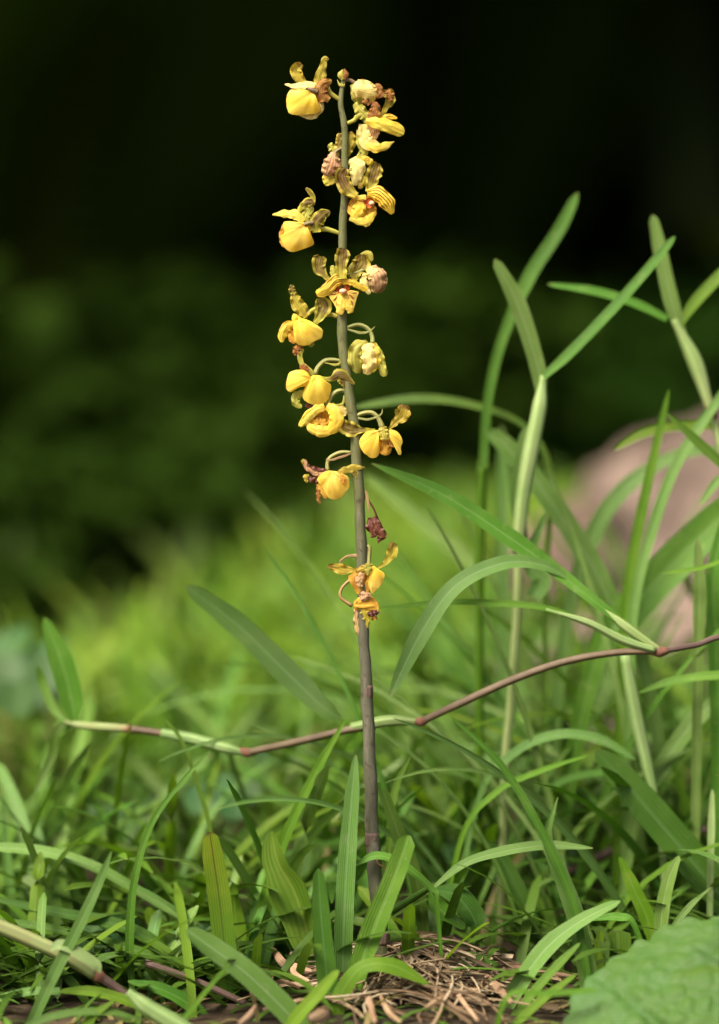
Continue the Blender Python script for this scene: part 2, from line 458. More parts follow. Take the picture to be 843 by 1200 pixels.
# ------------------------------------------------------------------ orchid
BASE = P(452, 1170)
BASE.z = ground_z(BASE.x, BASE.y)
orchid = empty('orchid', BASE, 'tall leafless orchid spike with small yellow and brown withering flowers', 'orchid')
stem_px = [(453, 1182), (452, 1165), (448, 1110), (441, 1040), (436.5, 980), (434, 900), (430, 810), (427, 753), (425, 700), (423.5, 640), (421.5, 590),
           (418, 535), (414, 489), (406, 440), (402.5, 405), (400.5, 368), (400.5, 325), (401.5, 286), (403.5, 232), (404.5, 195), (403.5, 148), (400, 122), (401.5, 99), (402.5, 88)]
sw = [20, 19, 18.5, 17.5, 16.5, 15, 14, 13, 13, 13, 12.8, 12.5, 12, 12.2, 12.3, 11.5, 10.8, 10, 9, 8.6, 8, 6.5, 5.2, 4.5]
cs = catmull([(a, b, w) for (a, b), w in zip(stem_px, sw)], 170)
ctr = [P(c[0] + 0.5 * math.sin(c[1] * 0.09), c[1]) for c in cs]
rad = [c[2] * 0.5 * MM * (1 + 0.04 * math.sin(c[1] * 0.23) + 0.03 * math.sin(c[1] * 0.071)) for c in cs]
V, Fc, UV = tube_geo(ctr, rad, 14)
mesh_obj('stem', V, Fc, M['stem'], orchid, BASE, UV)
# leaf scar sheaths on the lower stem
for (x, y, r) in [(436.2, 985, 8.8), (447.5, 1100, 10.2), (430.5, 812, 7.6)]:
    c2 = [P(x, y + 7 - k * 3.2) for k in range(6)]
    V, Fc, UV = tube_geo(c2, [MM * (r - 0.9 + 0.6 * math.sin(k / 5 * 2.6)) for k in range(6)], 14)
    mesh_obj('sheath', V, Fc, M['runner_purple'], orchid, BASE, UV)

ZONES = {1: (300, 50, 4.215), 2: (300, 170, 4.215), 3: (300, 280, 4.215), 4: (300, 380, 4.215), 5: (330, 460, 4.959), 6: (360, 570, 6.021)}
pc = [0]


def zp(zone, p, dz=0.0):
    ox, oy, s = ZONES[zone]
    z = (p[2] if len(p) > 2 else 0.0) / s
    return (ox + p[0] / s, oy + p[1] / s, -(z + dz / s) * MM)


def petal(parent, zone, name, mat, pts, wid, dz=0,  cup=0.6, bulge=0, rt=0.15, rb=0.0, back=False, ruffle=0.12, rag=0.14, rfreq=3.0, nu=16, nv=20, twist=0.0, lift=0.0, vee=0.0):
    s = ZONES[zone][2]
    pc[0] += 1
    seed = pc[0] * 1.37
    if back and mat in ('Y', 'YO'):
        cup *= 0.62; bulge *= 0.45; rt = min(rt, 0.10)
    pp = catmull([zp(zone, p, dz) for p in pts], nv)
    ctr, ww = [], []
    for i, q in enumerate(pp):
        t = i / nv
        w = interp(wid, t) / s * MM
        if t > 1 - rt:
            x = (t - (1 - rt)) / rt; w *= math.sqrt(max(0.02, 1 - x ** 3 * 0.8))
        if rb and t < rb:
            x = 1 - t / rb; w *= math.sqrt(max(0.02, 1 - x * x * 0.96))
        ctr.append(P(q[0], q[1], q[2] - bulge / s * MM * math.sin(math.pi * t)))
        ww.append(w)
    V, Fc, UV = sheet_geo(ctr, ww, nu, cup=cup * 0.8, ruffle=ruffle * 1.5, rag=rag * ((1.25 if name == 'lip' else 1.8) if rag > 0.1 else 1), rfreq=rfreq, seed=seed, twist=twist, lift=lift, vee=vee, pleat=0.05 if name in ('lip', 'petal') else 0.03)
    o = mesh_obj(name, V, Fc, M[mat], parent, BASE, UV)
    if back and mat in ('Y', 'YO'):
        petal(parent, zone, name, mat, [(p[0] + 5, p[1] + 7) for p in pts], [w * 0.98 for w in wid], dz - 16, cup * 0.7, bulge * 0.4, 0.06, 0.0, False, ruffle + 0.06, rag, 4.0, nu, nv, twist + 0.12, lift)
    elif back:
        petal(parent, zone, name, mat, pts, [w * 0.94 for w in wid], dz - 4, -abs(cup) * 1.1, -bulge, rt, rb, False, ruffle, rag, rfreq, nu, nv, twist, lift)
    return o


def fan(parent, zone, name, mat, hinge, outline, dz=20, bulge=22, pleat=2.0, back=True, rag=2.0, nr=14, na=64):
    """A broad petal spreading from its hinge to an irregular rim."""
    pc[0] += 1
    seed = pc[0] * 1.37
    n = len(outline)
    cl = catmull([outline[-1]] + list(outline) + [outline[0], outline[1]], (n + 2) * 8)
    cl = cl[8:8 + n * 8]
    step = len(cl) / na
    rim = [cl[int(i * step)] for i in range(na)]
    s = ZONES[zone][2]
    V, UV, Fc = [], [], []
    for i in range(nr + 1):
        r = i / nr
        for j, q in enumerate(rim):
            a = math.atan2(q[1] - hinge[1], q[0] - hinge[0])
            jag = 1 + rag / 100.0 * (mnoise.noise(Vector((j * 0.55, seed, 0))) + 0.6 * mnoise.noise(Vector((j * 1.7, seed, 3)))) * r ** 3
            x = hinge[0] + (q[0] - hinge[0]) * r * jag
            y = hinge[1] + (q[1] - hinge[1]) * r * jag
            dome = math.sin(math.pi * min(1.0, 0.08 + 0.92 * r ** 0.85)) * min(1.0, math.hypot(q[0] - hinge[0], q[1] - hinge[1]) / 80.0)
            z = dz + bulge * dome + pleat * math.cos(a * 9 + seed) * r + 2.2 * pleat * mnoise.noise(Vector((x * 0.02, y * 0.02, seed))) * r
            z += 3.0 * pleat * r ** 5 * mnoise.noise(Vector((math.cos(a) * 2.2, math.sin(a) * 2.2, seed * 2)))
            V.append(P(*zp(zone, (x, y, z))))
            UV.append((j / na, r))
    for i in range(nr):
        for j in range(na):
            k = (j + 1) % na
            Fc.append((i * na + j, (i + 1) * na + j, (i + 1) * na + k, i * na + k))
    o = mesh_obj(name, V, Fc, M[mat], parent, BASE, UV)
    if back:
        fan(parent, zone, name, mat, hinge, [(hinge[0] + (q[0] - hinge[0]) * 0.97 + 2, hinge[1] + (q[1] - hinge[1]) * 0.97 + 3) for q in outline], dz - 6, -bulge * 0.55, pleat, False, rag, nr, na)
    return o


def stalk_geo(zone, pts, rads, n=14, ns=8, dz=0):
    s = ZONES[zone][2]
    pp = catmull([zp(zone, p, dz) for p in pts], n)
    return tube_geo([P(*q) for q in pp], [interp(rads, i / n) / s * MM for i in range(n + 1)], ns)


def flower(zone, pts, rads, mat, label=None):
    V, Fc, UV = stalk_geo(zone, pts, rads)
    o = mesh_obj('flower', V, Fc, M[mat], orchid, BASE, UV)
    if label: o['label'] = label
    return o


def stalk(parent, zone, name, mat, pts, rads, dz=0):
    V, Fc, UV = stalk_geo(zone, pts, rads, dz=dz)
    return mesh_obj(name, V, Fc, M[mat], parent, BASE, UV)


def ball(parent, zone, name, mat, c, r, sq=(1, 1, 1)):
    s = ZONES[zone][2]
    q = zp(zone, c); C = P(*q); R = r / s * MM
    V, Fc, UV = [], [], []
    nr, ns = 8, 12
    for i in range(nr + 1):
        a = math.pi * i / nr
        for j in range(ns):
            t = 2 * math.pi * j / ns
            V.append(C + Vector((math.sin(a) * math.cos(t) * sq[0], math.sin(a) * math.sin(t) * sq[1], math.cos(a) * sq[2])) * R)
            UV.append((j / ns, i / nr))
    for i in range(nr):
        for j in range(ns):
            k = (j + 1) % ns
            Fc.append((i * ns + j, (i + 1) * ns + j, (i + 1) * ns + k, i * ns + k))
    return mesh_obj(name, V, Fc, M[mat], parent, BASE, UV)


# --- terminal bud
f = flower(1, [(434, 205), (436, 190), (434, 172)], [7, 9, 8], 'PG', 'small closed bud at the tip of the spike')
petal(f, 1, 'bud', 'GR', [(430, 182), (420, 160), (430, 132)], [18, 34, 8], dz=14, cup=1.2, rt=0.1, ruffle=0, rag=0.05)
petal(f, 1, 'bud', 'BR', [(437, 182), (444, 158), (437, 128)], [16, 30, 8], dz=18, cup=1.2, rt=0.1, ruffle=0, rag=0.05)
petal(f, 1, 'bract', 'GR', [(440, 208), (418, 210), (402, 183)], [14, 14, 3], dz=16, cup=0.5)
# --- 1 top left
f = flower(1, [(414, 282), (385, 262), (362, 240), (350, 200)], [11, 12, 13, 10], 'GR', 'flower with pale yellow cupped lip')
fan(f, 1, 'lip', 'Y', (285, 242), [(225, 230), (175, 232), (155, 255), (150, 290), (154, 325), (170, 352), (205, 358), (250, 355), (292, 350), (320, 340), (318, 318), (303, 290), (293, 262), (280, 238)], 24, 26)
fan(f, 1, 'lip', 'YP', (316, 290), [(326, 286), (336, 312), (330, 338), (308, 360), (298, 373), (268, 379), (238, 372), (215, 357), (262, 345), (300, 322)], 8, 14)
petal(f, 1, 'petal', 'YP', [(298, 215), (250, 208), (195, 216), (143, 205)], [40, 44, 34, 12], dz=26, cup=0.5, lift=0.8)
petal(f, 1, 'sepal', 'OY', [(248, 226), (222, 185), (196, 140), (228, 104)], [26, 50, 62, 40], dz=6, cup=-0.6, ruffle=0.25)
petal(f, 1, 'sepal', 'OY', [(306, 225), (318, 170), (330, 120), (340, 84), (362, 80)], [36, 58, 40, 30, 20], dz=0, cup=0.6, ruffle=0.3)
petal(f, 1, 'sepal', 'BR', [(362, 285), (325, 255), (332, 210), (375, 190)], [30, 70, 66, 30], dz=30, cup=0.8, ruffle=0.25)
petal(f, 1, 'sepal', 'OY', [(340, 280), (308, 262), (300, 225), (335, 195)], [20, 40, 40, 20], dz=24, cup=0.6, ruffle=0.2)
stalk(f, 1, 'column', 'PG', [(305, 245), (285, 236), (255, 228)], [13, 15, 9], dz=38)
# --- 2 top right, withered
f = flower(1, [(436, 190), (462, 184), (486, 198), (500, 215)], [8, 9, 11, 12], 'PG', 'withered cream flower drooping from the tip')
petal(f, 1, 'sepal', 'GR', [(478, 205), (505, 262), (545, 290)], [30, 70, 40], dz=0, cup=0.8)
petal(f, 1, 'petal', 'YP', [(474, 232), (520, 232), (570, 244), (612, 240)], [60, 92, 84, 46], dz=14, cup=1.2, bulge=14, back=True, ruffle=0.18, rb=0.15)
petal(f, 1, 'petal', 'YP', [(500, 196), (545, 210), (600, 236)], [30, 50, 26], dz=34, cup=0.9)
petal(f, 1, 'petal', 'BR', [(585, 240), (602, 222), (618, 250), (590, 275)], [20, 38, 40, 14], dz=34, cup=0.7, ruffle=0.4)
petal(f, 1, 'petal', 'BR', [(540, 262), (545, 290), (570, 302)], [16, 36, 16], dz=30, cup=0.7, ruffle=0.4)
# --- 3 right, large
f = flower(1, [(452, 398), (485, 384), (505, 362), (548, 350)], [9, 11, 13, 12], 'GR', 'flower with wide yellow petal and hanging boat shaped lip')
petal(f, 1, 'sepal', 'GR', [(488, 300), (512, 330), (540, 360), (560, 395)], [24, 56, 60, 30], dz=6, cup=0.6, ruffle=0.25)
petal(f, 1, 'sepal', 'BR', [(578, 290), (592, 320), (580, 355), (556, 384)], [20, 48, 56, 20], dz=26, cup=0.8, ruffle=0.25)
petal(f, 1, 'sepal', 'OY', [(612, 372), (640, 325), (664, 280), (644, 232)], [20, 26, 50, 62], dz=0, cup=-0.5, ruffle=0.3)
petal(f, 1, 'sepal', 'BR', [(660, 290), (664, 258), (650, 236)], [20, 40, 30], dz=10, cup=0.5, ruffle=0.3)
petal(f, 1, 'petal', 'Y', [(545, 388), (600, 398), (660, 415), (732, 448)], [36, 58, 64, 52], dz=34, cup=0.7, bulge=18, ruffle=0.08)
petal(f, 1, 'petal', 'YS', [(612, 380), (650, 366), (698, 374)], [24, 32, 16], dz=10, cup=0.5)
petal(f, 1, 'lip', 'YP', [(530, 402), (532, 450), (552, 492), (612, 516)], [40, 64, 74, 40], dz=12, cup=-0.6)
petal(f, 1, 'lip', 'Y', [(548, 498), (585, 520), (635, 512), (684, 488)], [26, 46, 42, 8], dz=24, cup=0.7, bulge=10)
petal(f, 1, 'lip', 'PK', [(560, 408), (582, 440), (562, 486)], [40, 60, 40], dz=2, cup=-0.5)
petal(f, 1, 'sepal', 'GR', [(506, 430), (515, 490), (532, 540), (496, 578)], [20, 44, 48, 26], dz=-8, cup=0.6, ruffle=0.25)
# --- 4 behind the stem
f = flower(1, [(436, 520), (410, 528), (385, 548)], [8, 9, 11], 'PG', 'withered pinkish flower tucked behind the stem')
petal(f, 1, 'petal', 'PK', [(385, 545), (372, 600), (350, 656)], [34, 84, 60], dz=8, cup=1.1, bulge=12, back=True, ruffle=0.25, rfreq=4)
petal(f, 1, 'petal', 'PK', [(390, 560), (400, 600), (392, 640)], [26, 50, 40], dz=0, cup=0.9, ruffle=0.25)
petal(f, 2, 'petal', 'Y', [(350, 130), (358, 165), (372, 198)], [30, 60, 50], dz=-6, cup=0.6)
petal(f, 1, 'sepal', 'GR', [(400, 570), (385, 530), (362, 500)], [34, 44, 30], dz=-10, cup=0.6, ruffle=0.3)
petal(f, 1, 'sepal', 'OL', [(400, 540), (410, 500), (414, 446)], [30, 40, 30], dz=-12, cup=0.6, ruffle=0.3)
petal(f, 1, 'sepal', 'OY', [(448, 560), (466, 500), (474, 440)], [30, 54, 40], dz=-14, cup=0.6, ruffle=0.3)
# --- 5 facing right
f = flower(2, [(436, 225), (470, 232), (505, 245)], [9, 11, 12], 'GR', 'open flower with dark striped petal facing sideways')
petal(f, 2, 'petal', 'YP', [(470, 70), (500, 120), (490, 200)], [50, 84, 40], dz=-8, cup=0.7, bulge=14)
petal(f, 2, 'petal', 'YS', [(500, 95), (540, 74), (578, 90)], [30, 46, 30], dz=-2, cup=0.6)
petal(f, 2, 'petal', 'Y', [(408, 100), (412, 140), (420, 180)], [24, 40, 20], dz=2, cup=0.6)
petal(f, 2, 'petal', 'OY', [(530, 150), (530, 180), (510, 215)], [30, 40, 20], dz=-4, cup=0.6)
petal(f, 2, 'sepal', 'OL', [(494, 252), (455, 214), (424, 160), (440, 112)], [26, 70, 84, 62], dz=58, cup=-0.55, ruffle=0.2)
petal(f, 2, 'sepal', 'OL', [(556, 232), (572, 180), (586, 130), (602, 88)], [30, 64, 78, 64], dz=16, cup=-0.55, ruffle=0.22)
petal(f, 2, 'petal', 'YS', [(552, 240), (600, 240), (645, 280), (676, 340)], [46, 74, 84, 34], dz=42, cup=0.8, bulge=14, ruffle=0.08)
petal(f, 2, 'petal', 'Y', [(545, 258), (490, 256), (432, 238)], [24, 26, 12], dz=38, cup=0.5, lift=0.5)
petal(f, 2, 'lip', 'YR', [(545, 265), (492, 285), (468, 345)], [40, 56, 44], dz=20, cup=-0.6)
petal(f, 2, 'lip', 'Y', [(525, 285), (505, 325), (478, 366)], [50, 66, 40], dz=26, cup=0.6, bulge=8)
petal(f, 2, 'lip', 'YO', [(560, 290), (560, 330), (545, 372)], [50, 76, 50], dz=16, cup=-0.4)
petal(f, 2, 'lip', 'Y', [(462, 364), (510, 376), (552, 372), (594, 328)], [16, 36, 46, 16], dz=36, cup=0.5)
petal(f, 2, 'lip', 'Y', [(530, 362), (545, 385), (542, 404)], [60, 46, 14], dz=33, cup=0.5)
petal(f, 2, 'throat', 'RT', [(540, 262), (556, 285), (560, 312)], [30, 46, 24], dz=30, cup=-0.6)
ball(f, 2, 'column', 'PE', (572, 288, 52), 15, (1, 1.2, 0.9))
# --- 6 left
f = flower(2, [(412, 436), (380, 424), (345, 415), (315, 420)], [10, 12, 14, 10], 'GR', 'flower with deep yellow hooded lip and outstretched petal')
fan(f, 2, 'lip', 'Y', (248, 392), [(252, 384), (215, 380), (165, 376), (140, 380), (133, 396), (140, 430), (131, 446), (120, 450), (128, 485), (146, 512), (176, 529), (205, 523), (250, 508), (280, 495), (287, 480), (275, 448), (268, 418), (262, 395)], 26, 26)
petal(f, 2, 'lip', 'YO', [(140, 395), (128, 450), (142, 505)], [20, 30, 24], dz=10, cup=0.6, ruffle=0.3)
petal(f, 2, 'petal', 'Y', [(235, 378), (195, 345), (140, 338), (82, 344)], [36, 56, 42, 12], dz=24, cup=0.5, lift=0.5)
petal(f, 2, 'sepal', 'OL', [(215, 326), (238, 294), (270, 280), (290, 296)], [26, 42, 44, 20], dz=12, cup=0.7, ruffle=0.2)
petal(f, 2, 'sepal', 'GR', [(244, 390), (250, 345), (276, 300)], [30, 44, 36], dz=4, cup=0.5)
petal(f, 2, 'sepal', 'OL', [(280, 296), (282, 255), (262, 225), (246, 214)], [18, 24, 22, 16], dz=8, cup=0.6)
petal(f, 2, 'sepal', 'OL', [(300, 432), (298, 385), (330, 345), (366, 326)], [44, 70, 56, 30], dz=26, cup=0.7, ruffle=0.25)
petal(f, 2, 'sepal', 'GR', [(278, 425), (280, 395), (300, 370)], [20, 26, 16], dz=32, cup=0.5)
stalk(f, 2, 'column', 'PG', [(285, 384), (262, 386), (238, 394)], [11, 13, 9], dz=44)
# --- 7 facing viewer
f = flower(3, [(424, 208, -14), (424, 205, 6), (426, 222, 26)], [10, 12, 12], 'GR', 'fully open flower with red striped yellow petals')
petal(f, 3, 'sepal', 'OL', [(368, 208), (342, 182), (312, 140), (318, 84)], [14, 30, 64, 60], dz=14, cup=-0.55, ruffle=0.18)
petal(f, 3, 'sepal', 'OL', [(428, 196), (422, 140), (426, 90), (430, 46)], [44, 60, 72, 62], dz=62, cup=-0.55, ruffle=0.2)
petal(f, 3, 'sepal', 'OL', [(484, 214), (494, 165), (520, 120), (522, 76)], [24, 56, 88, 70], dz=14, cup=-0.55, ruffle=0.2)
petal(f, 3, 'sepal', 'GR', [(466, 190), (470, 140), (548, 76), (574, 110)], [16, 26, 40, 26], dz=-2, cup=0.6)
petal(f, 3, 'sepal', 'GR', [(392, 200), (384, 165), (378, 130)], [30, 34, 20], dz=0, cup=0.6)
petal(f, 3, 'petal', 'YS', [(432, 200), (392, 206), (352, 248), (300, 272)], [46, 66, 58, 40], dz=38, cup=0.6, bulge=10, ruffle=0.06)
petal(f, 3, 'petal', 'YS', [(430, 214), (475, 214), (515, 236), (552, 252)], [26, 36, 28, 28], dz=38, cup=0.5, bulge=8, ruffle=0.06)
petal(f, 3, 'throat', 'RT', [(428, 222), (430, 246), (430, 282)], [60, 72, 40], dz=28, cup=-0.7)
fan(f, 3, 'lip', 'YR', (416, 268), [(396, 260), (372, 260), (356, 272), (370, 300), (388, 325), (400, 350), (405, 372), (425, 368), (436, 340), (432, 310), (426, 280)], 36, 8, 1.5, False)
fan(f, 3, 'lip', 'YR', (446, 268), [(465, 255), (490, 257), (508, 262), (499, 290), (491, 320), (484, 345), (480, 362), (462, 363), (446, 345), (440, 310), (438, 280)], 36, 8, 1.5, False)
petal(f, 3, 'lip', 'Y', [(428, 276), (422, 318), (414, 374)], [44, 40, 38], dz=44, cup=0.5, bulge=6)
petal(f, 3, 'lip', 'Y', [(436, 276), (452, 318), (470, 364)], [44, 40, 34], dz=43, cup=0.5, bulge=6)
petal(f, 3, 'lip', 'Y', [(432, 268), (432, 300), (436, 330)], [40, 56, 50], dz=42, cup=0.5)
ball(f, 3, 'column', 'PE', (431, 259, 60), 18, (1.1, 1.2, 0.75))
# --- 8 withered right of it
f = flower(3, [(432, 178), (480, 172), (540, 150), (570, 142)], [8, 9, 10, 12], 'PD', 'withered cream bud like flower')
petal(f, 3, 'petal', 'PK', [(565, 136), (596, 190), (604, 262)], [50, 96, 70], dz=4, cup=1.2, bulge=20, back=True, ruffle=0.2, rb=0.15)
petal(f, 3, 'petal', 'YP', [(560, 142), (580, 176), (592, 214)], [44, 72, 30], dz=22, cup=0.9, bulge=10, ruffle=0.2)
petal(f, 3, 'petal', 'YP', [(548, 170), (538, 215), (560, 274)], [36, 50, 24], dz=14, cup=0.8, ruffle=0.2)
petal(f, 3, 'petal', 'YP', [(600, 150), (630, 190), (628, 240)], [26, 40, 26], dz=14, cup=0.9, ruffle=0.2)
# --- 9 left
f = flower(3, [(406, 386), (375, 374), (340, 372), (300, 345), (262, 366), (240, 388)], [11, 12, 12, 11, 12, 13], 'GR', 'flower with golden hooded lip and narrow striped side petal')
petal(f, 3, 'sepal', 'OL', [(292, 416), (318, 372), (332, 330), (312, 290)], [24, 60, 84, 50], dz=22, cup=-0.5, ruffle=0.15)
petal(f, 3, 'sepal', 'OY', [(252, 384), (222, 345), (196, 300), (190, 262)], [40, 66, 56, 36], dz=10, cup=0.5, ruffle=0.25)
petal(f, 3, 'sepal', 'OL', [(192, 276), (180, 255), (178, 226)], [30, 34, 22], dz=14, cup=0.6, ruffle=0.4)
fan(f, 3, 'lip', 'Y', (206, 400), [(184, 371), (200, 372), (225, 390), (262, 402), (300, 424), (327, 445), (331, 466), (322, 490), (290, 505), (262, 522), (230, 527), (200, 515), (188, 490), (185, 440), (177, 400)], 28, 28)
petal(f, 3, 'petal', 'YS', [(200, 420), (158, 432), (134, 466), (126, 510)], [30, 54, 50, 28], dz=12, cup=0.8)
petal(f, 3, 'petal', 'YO', [(182, 450), (172, 485), (196, 514)], [24, 34, 24], dz=4, cup=0.6)
petal(f, 3, 'sepal', 'BR', [(225, 520), (206, 545), (186, 572)], [30, 44, 26], dz=4, cup=0.7, ruffle=0.3)
petal(f, 3, 'sepal', 'GR', [(262, 505), (275, 520), (288, 512)], [20, 30, 14], dz=0, cup=0.6)
# --- 10 right, bell
f = flower(3, [(450, 438), (505, 424), (552, 442), (574, 478), (578, 515)], [9, 11, 11, 11, 13], 'PD', 'drooping bell of pale withered petals')
petal(f, 3, 'bract', 'PD', [(452, 446), (520, 464), (560, 456), (590, 432)], [10, 12, 9, 3], dz=10, cup=0.5)
petal(f, 4, 'sepal', 'GR', [(556, 90), (506, 118), (492, 170), (506, 242)], [40, 74, 74, 44], dz=10, cup=0.9, bulge=16, ruffle=0.25, rb=0.1)
petal(f, 4, 'petal', 'YP', [(566, 92), (556, 140), (560, 190), (545, 246)], [44, 76, 72, 46], dz=24, cup=0.9, bulge=18, ruffle=0.25, rb=0.1, back=True)
petal(f, 4, 'petal', 'Y', [(574, 96), (590, 140), (588, 190), (575, 238)], [30, 50, 50, 36], dz=22, cup=0.8, ruffle=0.25)
petal(f, 4, 'sepal', 'GR', [(582, 98), (612, 150), (620, 200), (640, 256)], [24, 44, 44, 40], dz=14, cup=0.8, ruffle=0.3)
# --- 11 left
f = flower(4, [(424, 182), (380, 176), (340, 182), (308, 212), (292, 246)], [9, 11, 12, 12, 13], 'PD', 'flower with two rounded yellow hoods side by side')
petal(f, 4, 'bract', 'GR', [(422, 186), (395, 200), (340, 190)], [10, 12, 4], dz=12, cup=0.5)
fan(f, 4, 'lip', 'Y', (298, 256), [(278, 255), (320, 254), (346, 280), (371, 300), (370, 328), (358, 370), (330, 392), (285, 398), (245, 380), (232, 360), (238, 320), (260, 285)], 24, 28)
fan(f, 4, 'petal', 'Y', (268, 268), [(264, 250), (240, 228), (205, 225), (170, 235), (158, 255), (150, 290), (149, 316), (165, 334), (190, 322), (215, 308), (250, 303), (278, 290)], 36, 20)
petal(f, 4, 'sepal', 'OL', [(318, 262), (365, 272), (420, 252), (488, 294)], [14, 22, 62, 20], dz=24, cup=0.6, ruffle=0.15)
petal(f, 4, 'sepal', 'OL', [(410, 262), (432, 286), (440, 312)], [36, 40, 12], dz=20, cup=0.5)
petal(f, 4, 'sepal', 'GR', [(238, 340), (205, 352), (198, 384), (226, 412)], [30, 44, 44, 20], dz=4, cup=0.6, ruffle=0.25)
petal(f, 4, 'sepal', 'BR', [(262, 232), (240, 218), (218, 206)], [24, 40, 26], dz=24, cup=0.7)
petal(f, 4, 'sepal', 'GR', [(282, 262), (262, 232), (230, 200), (218, 150), (236, 122)], [30, 36, 26, 24, 16], dz=2, cup=0.6)
petal(f, 4, 'petal', 'MA', [(246, 396), (276, 408), (318, 404)], [20, 30, 18], dz=8, cup=0.5)
# --- 12 lower left, mouth open
f = flower(4, [(438, 326), (405, 330), (372, 356), (352, 404)], [9, 11, 12, 13], 'PD', 'flower tipped open showing brownish throat')
petal(f, 4, 'bract', 'GR', [(436, 352), (430, 390), (400, 400), (378, 388)], [8, 14, 10, 4], dz=8, cup=0.5)
petal(f, 4, 'lip', 'YO', [(352, 402), (352, 440), (334, 490), (318, 530)], [70, 110, 120, 80], dz=2, cup=-0.8, bulge=-16)
petal(f, 4, 'lip', 'Y', [(352, 404), (388, 430), (398, 480), (360, 538)], [40, 62, 68, 50], dz=24, cup=0.9, bulge=14, ruffle=0.06)
petal(f, 4, 'petal', 'Y', [(340, 408), (295, 424), (254, 458), (218, 506)], [34, 46, 46, 30], dz=30, cup=0.7, ruffle=0.08)
petal(f, 4, 'lip', 'Y', [(252, 490), (280, 516), (325, 530), (385, 518)], [24, 46, 56, 40], dz=20, cup=0.8, bulge=12)
petal(f, 4, 'lip', 'YO', [(262, 480), (310, 482), (370, 486)], [20, 44, 30], dz=14, cup=0.4, ruffle=0.4)
petal(f, 4, 'throat', 'BR', [(318, 430), (302, 458), (296, 480)], [26, 46, 26], dz=8, cup=0.4)
petal(f, 4, 'sepal', 'YP', [(388, 424), (420, 420), (448, 446)], [24, 46, 40], dz=-14, cup=0.5)
# --- 13 right
f = flower(4, [(490, 456), (530, 440), (575, 438), (606, 466), (626, 512)], [9, 12, 12, 12, 16], 'PD', 'drooping yellow flower with leafy side sepals')
petal(f, 4, 'bract', 'PD', [(495, 462), (550, 470), (598, 458), (622, 440), (624, 416)], [10, 12, 11, 8, 3], dz=10, cup=0.5)
petal(f, 4, 'sepal', 'OY', [(658, 518), (690, 480), (722, 446), (736, 398)], [14, 36, 80, 56], dz=14, cup=-0.5, ruffle=0.25, rfreq=4)
petal(f, 4, 'sepal', 'OL', [(590, 522), (535, 522), (478, 520), (424, 500)], [12, 22, 76, 70], dz=34, cup=-0.5, ruffle=0.22, rfreq=4)
fan(f, 4, 'petal', 'Y', (604, 528), [(590, 523), (545, 534), (518, 560), (511, 590), (522, 620), (545, 645), (575, 661), (602, 650), (613, 610), (609, 570), (618, 530)], 28, 26)
fan(f, 4, 'petal', 'Y', (646, 528), [(665, 521), (695, 528), (715, 550), (725, 580), (716, 606), (719, 637), (706, 645), (693, 618), (684, 595), (664, 575), (653, 548)], 28, 16)
petal(f, 4, 'lip', 'YO', [(626, 530), (634, 580), (640, 648)], [54, 74, 50], dz=16, cup=0.7, ruffle=0.3)
petal(f, 4, 'lip', 'BR', [(655, 580), (668, 596), (688, 600)], [18, 24, 14], dz=30, cup=0.5, ruffle=0.4)
petal(f, 4, 'sepal', 'GR', [(626, 506), (630, 535), (638, 574)], [36, 56, 40], dz=44, cup=0.8)
# --- 14 lower left
f = flower(5, [(405, 348), (345, 348), (290, 372), (268, 405), (268, 456)], [10, 12, 11, 11, 14], 'PD', 'yellow speckled flower with dark shrivelled side')
petal(f, 5, 'bract', 'PB', [(402, 356), (340, 378), (285, 392), (256, 386)], [10, 14, 11, 3], dz=12, cup=0.5)
fan(f, 5, 'lip', 'Y', (288, 466), [(275, 455), (240, 465), (212, 490), (210, 515), (235, 545), (258, 590), (275, 612), (310, 623), (342, 612), (372, 580), (394, 545), (393, 500), (376, 478), (345, 465), (315, 457)], 24, 32)
petal(f, 5, 'lip', 'YO', [(325, 470), (350, 500), (366, 530)], [30, 40, 20], dz=50, cup=0.8)
petal(f, 5, 'lip', 'YO', [(212, 530), (236, 560), (262, 614)], [26, 44, 30], dz=14, cup=0.7)
petal(f, 5, 'petal', 'BR', [(215, 545), (214, 590), (220, 645)], [24, 30, 20], dz=10, cup=0.7, ruffle=0.4)
petal(f, 5, 'sepal', 'MA', [(258, 458), (200, 452), (160, 440), (130, 400)], [26, 46, 40, 30], dz=16, cup=0.8, ruffle=0.4)
petal(f, 5, 'sepal', 'PK', [(248, 472), (196, 470), (150, 440), (132, 390)], [16, 26, 24, 26], dz=26, cup=0.8, ruffle=0.4)
petal(f, 5, 'sepal', 'MA', [(232, 480), (195, 500), (150, 505)], [30, 54, 26], dz=10, cup=0.8, ruffle=0.4)
petal(f, 5, 'sepal', 'OY', [(160, 480), (140, 492), (150, 525)], [16, 30, 16], dz=18, cup=0.8, ruffle=0.4)
petal(f, 5, 'sepal', 'OY', [(120, 390), (132, 405), (150, 410)], [20, 30, 16], dz=24, cup=0.8, ruffle=0.4)
petal(f, 5, 'sepal', 'OY', [(332, 460), (380, 448), (430, 438), (486, 434)], [18, 42, 46, 8], dz=34, cup=0.5, ruffle=0.15)
petal(f, 5, 'sepal', 'OL', [(390, 450), (425, 462), (436, 500)], [20, 36, 8], dz=32, cup=0.5)
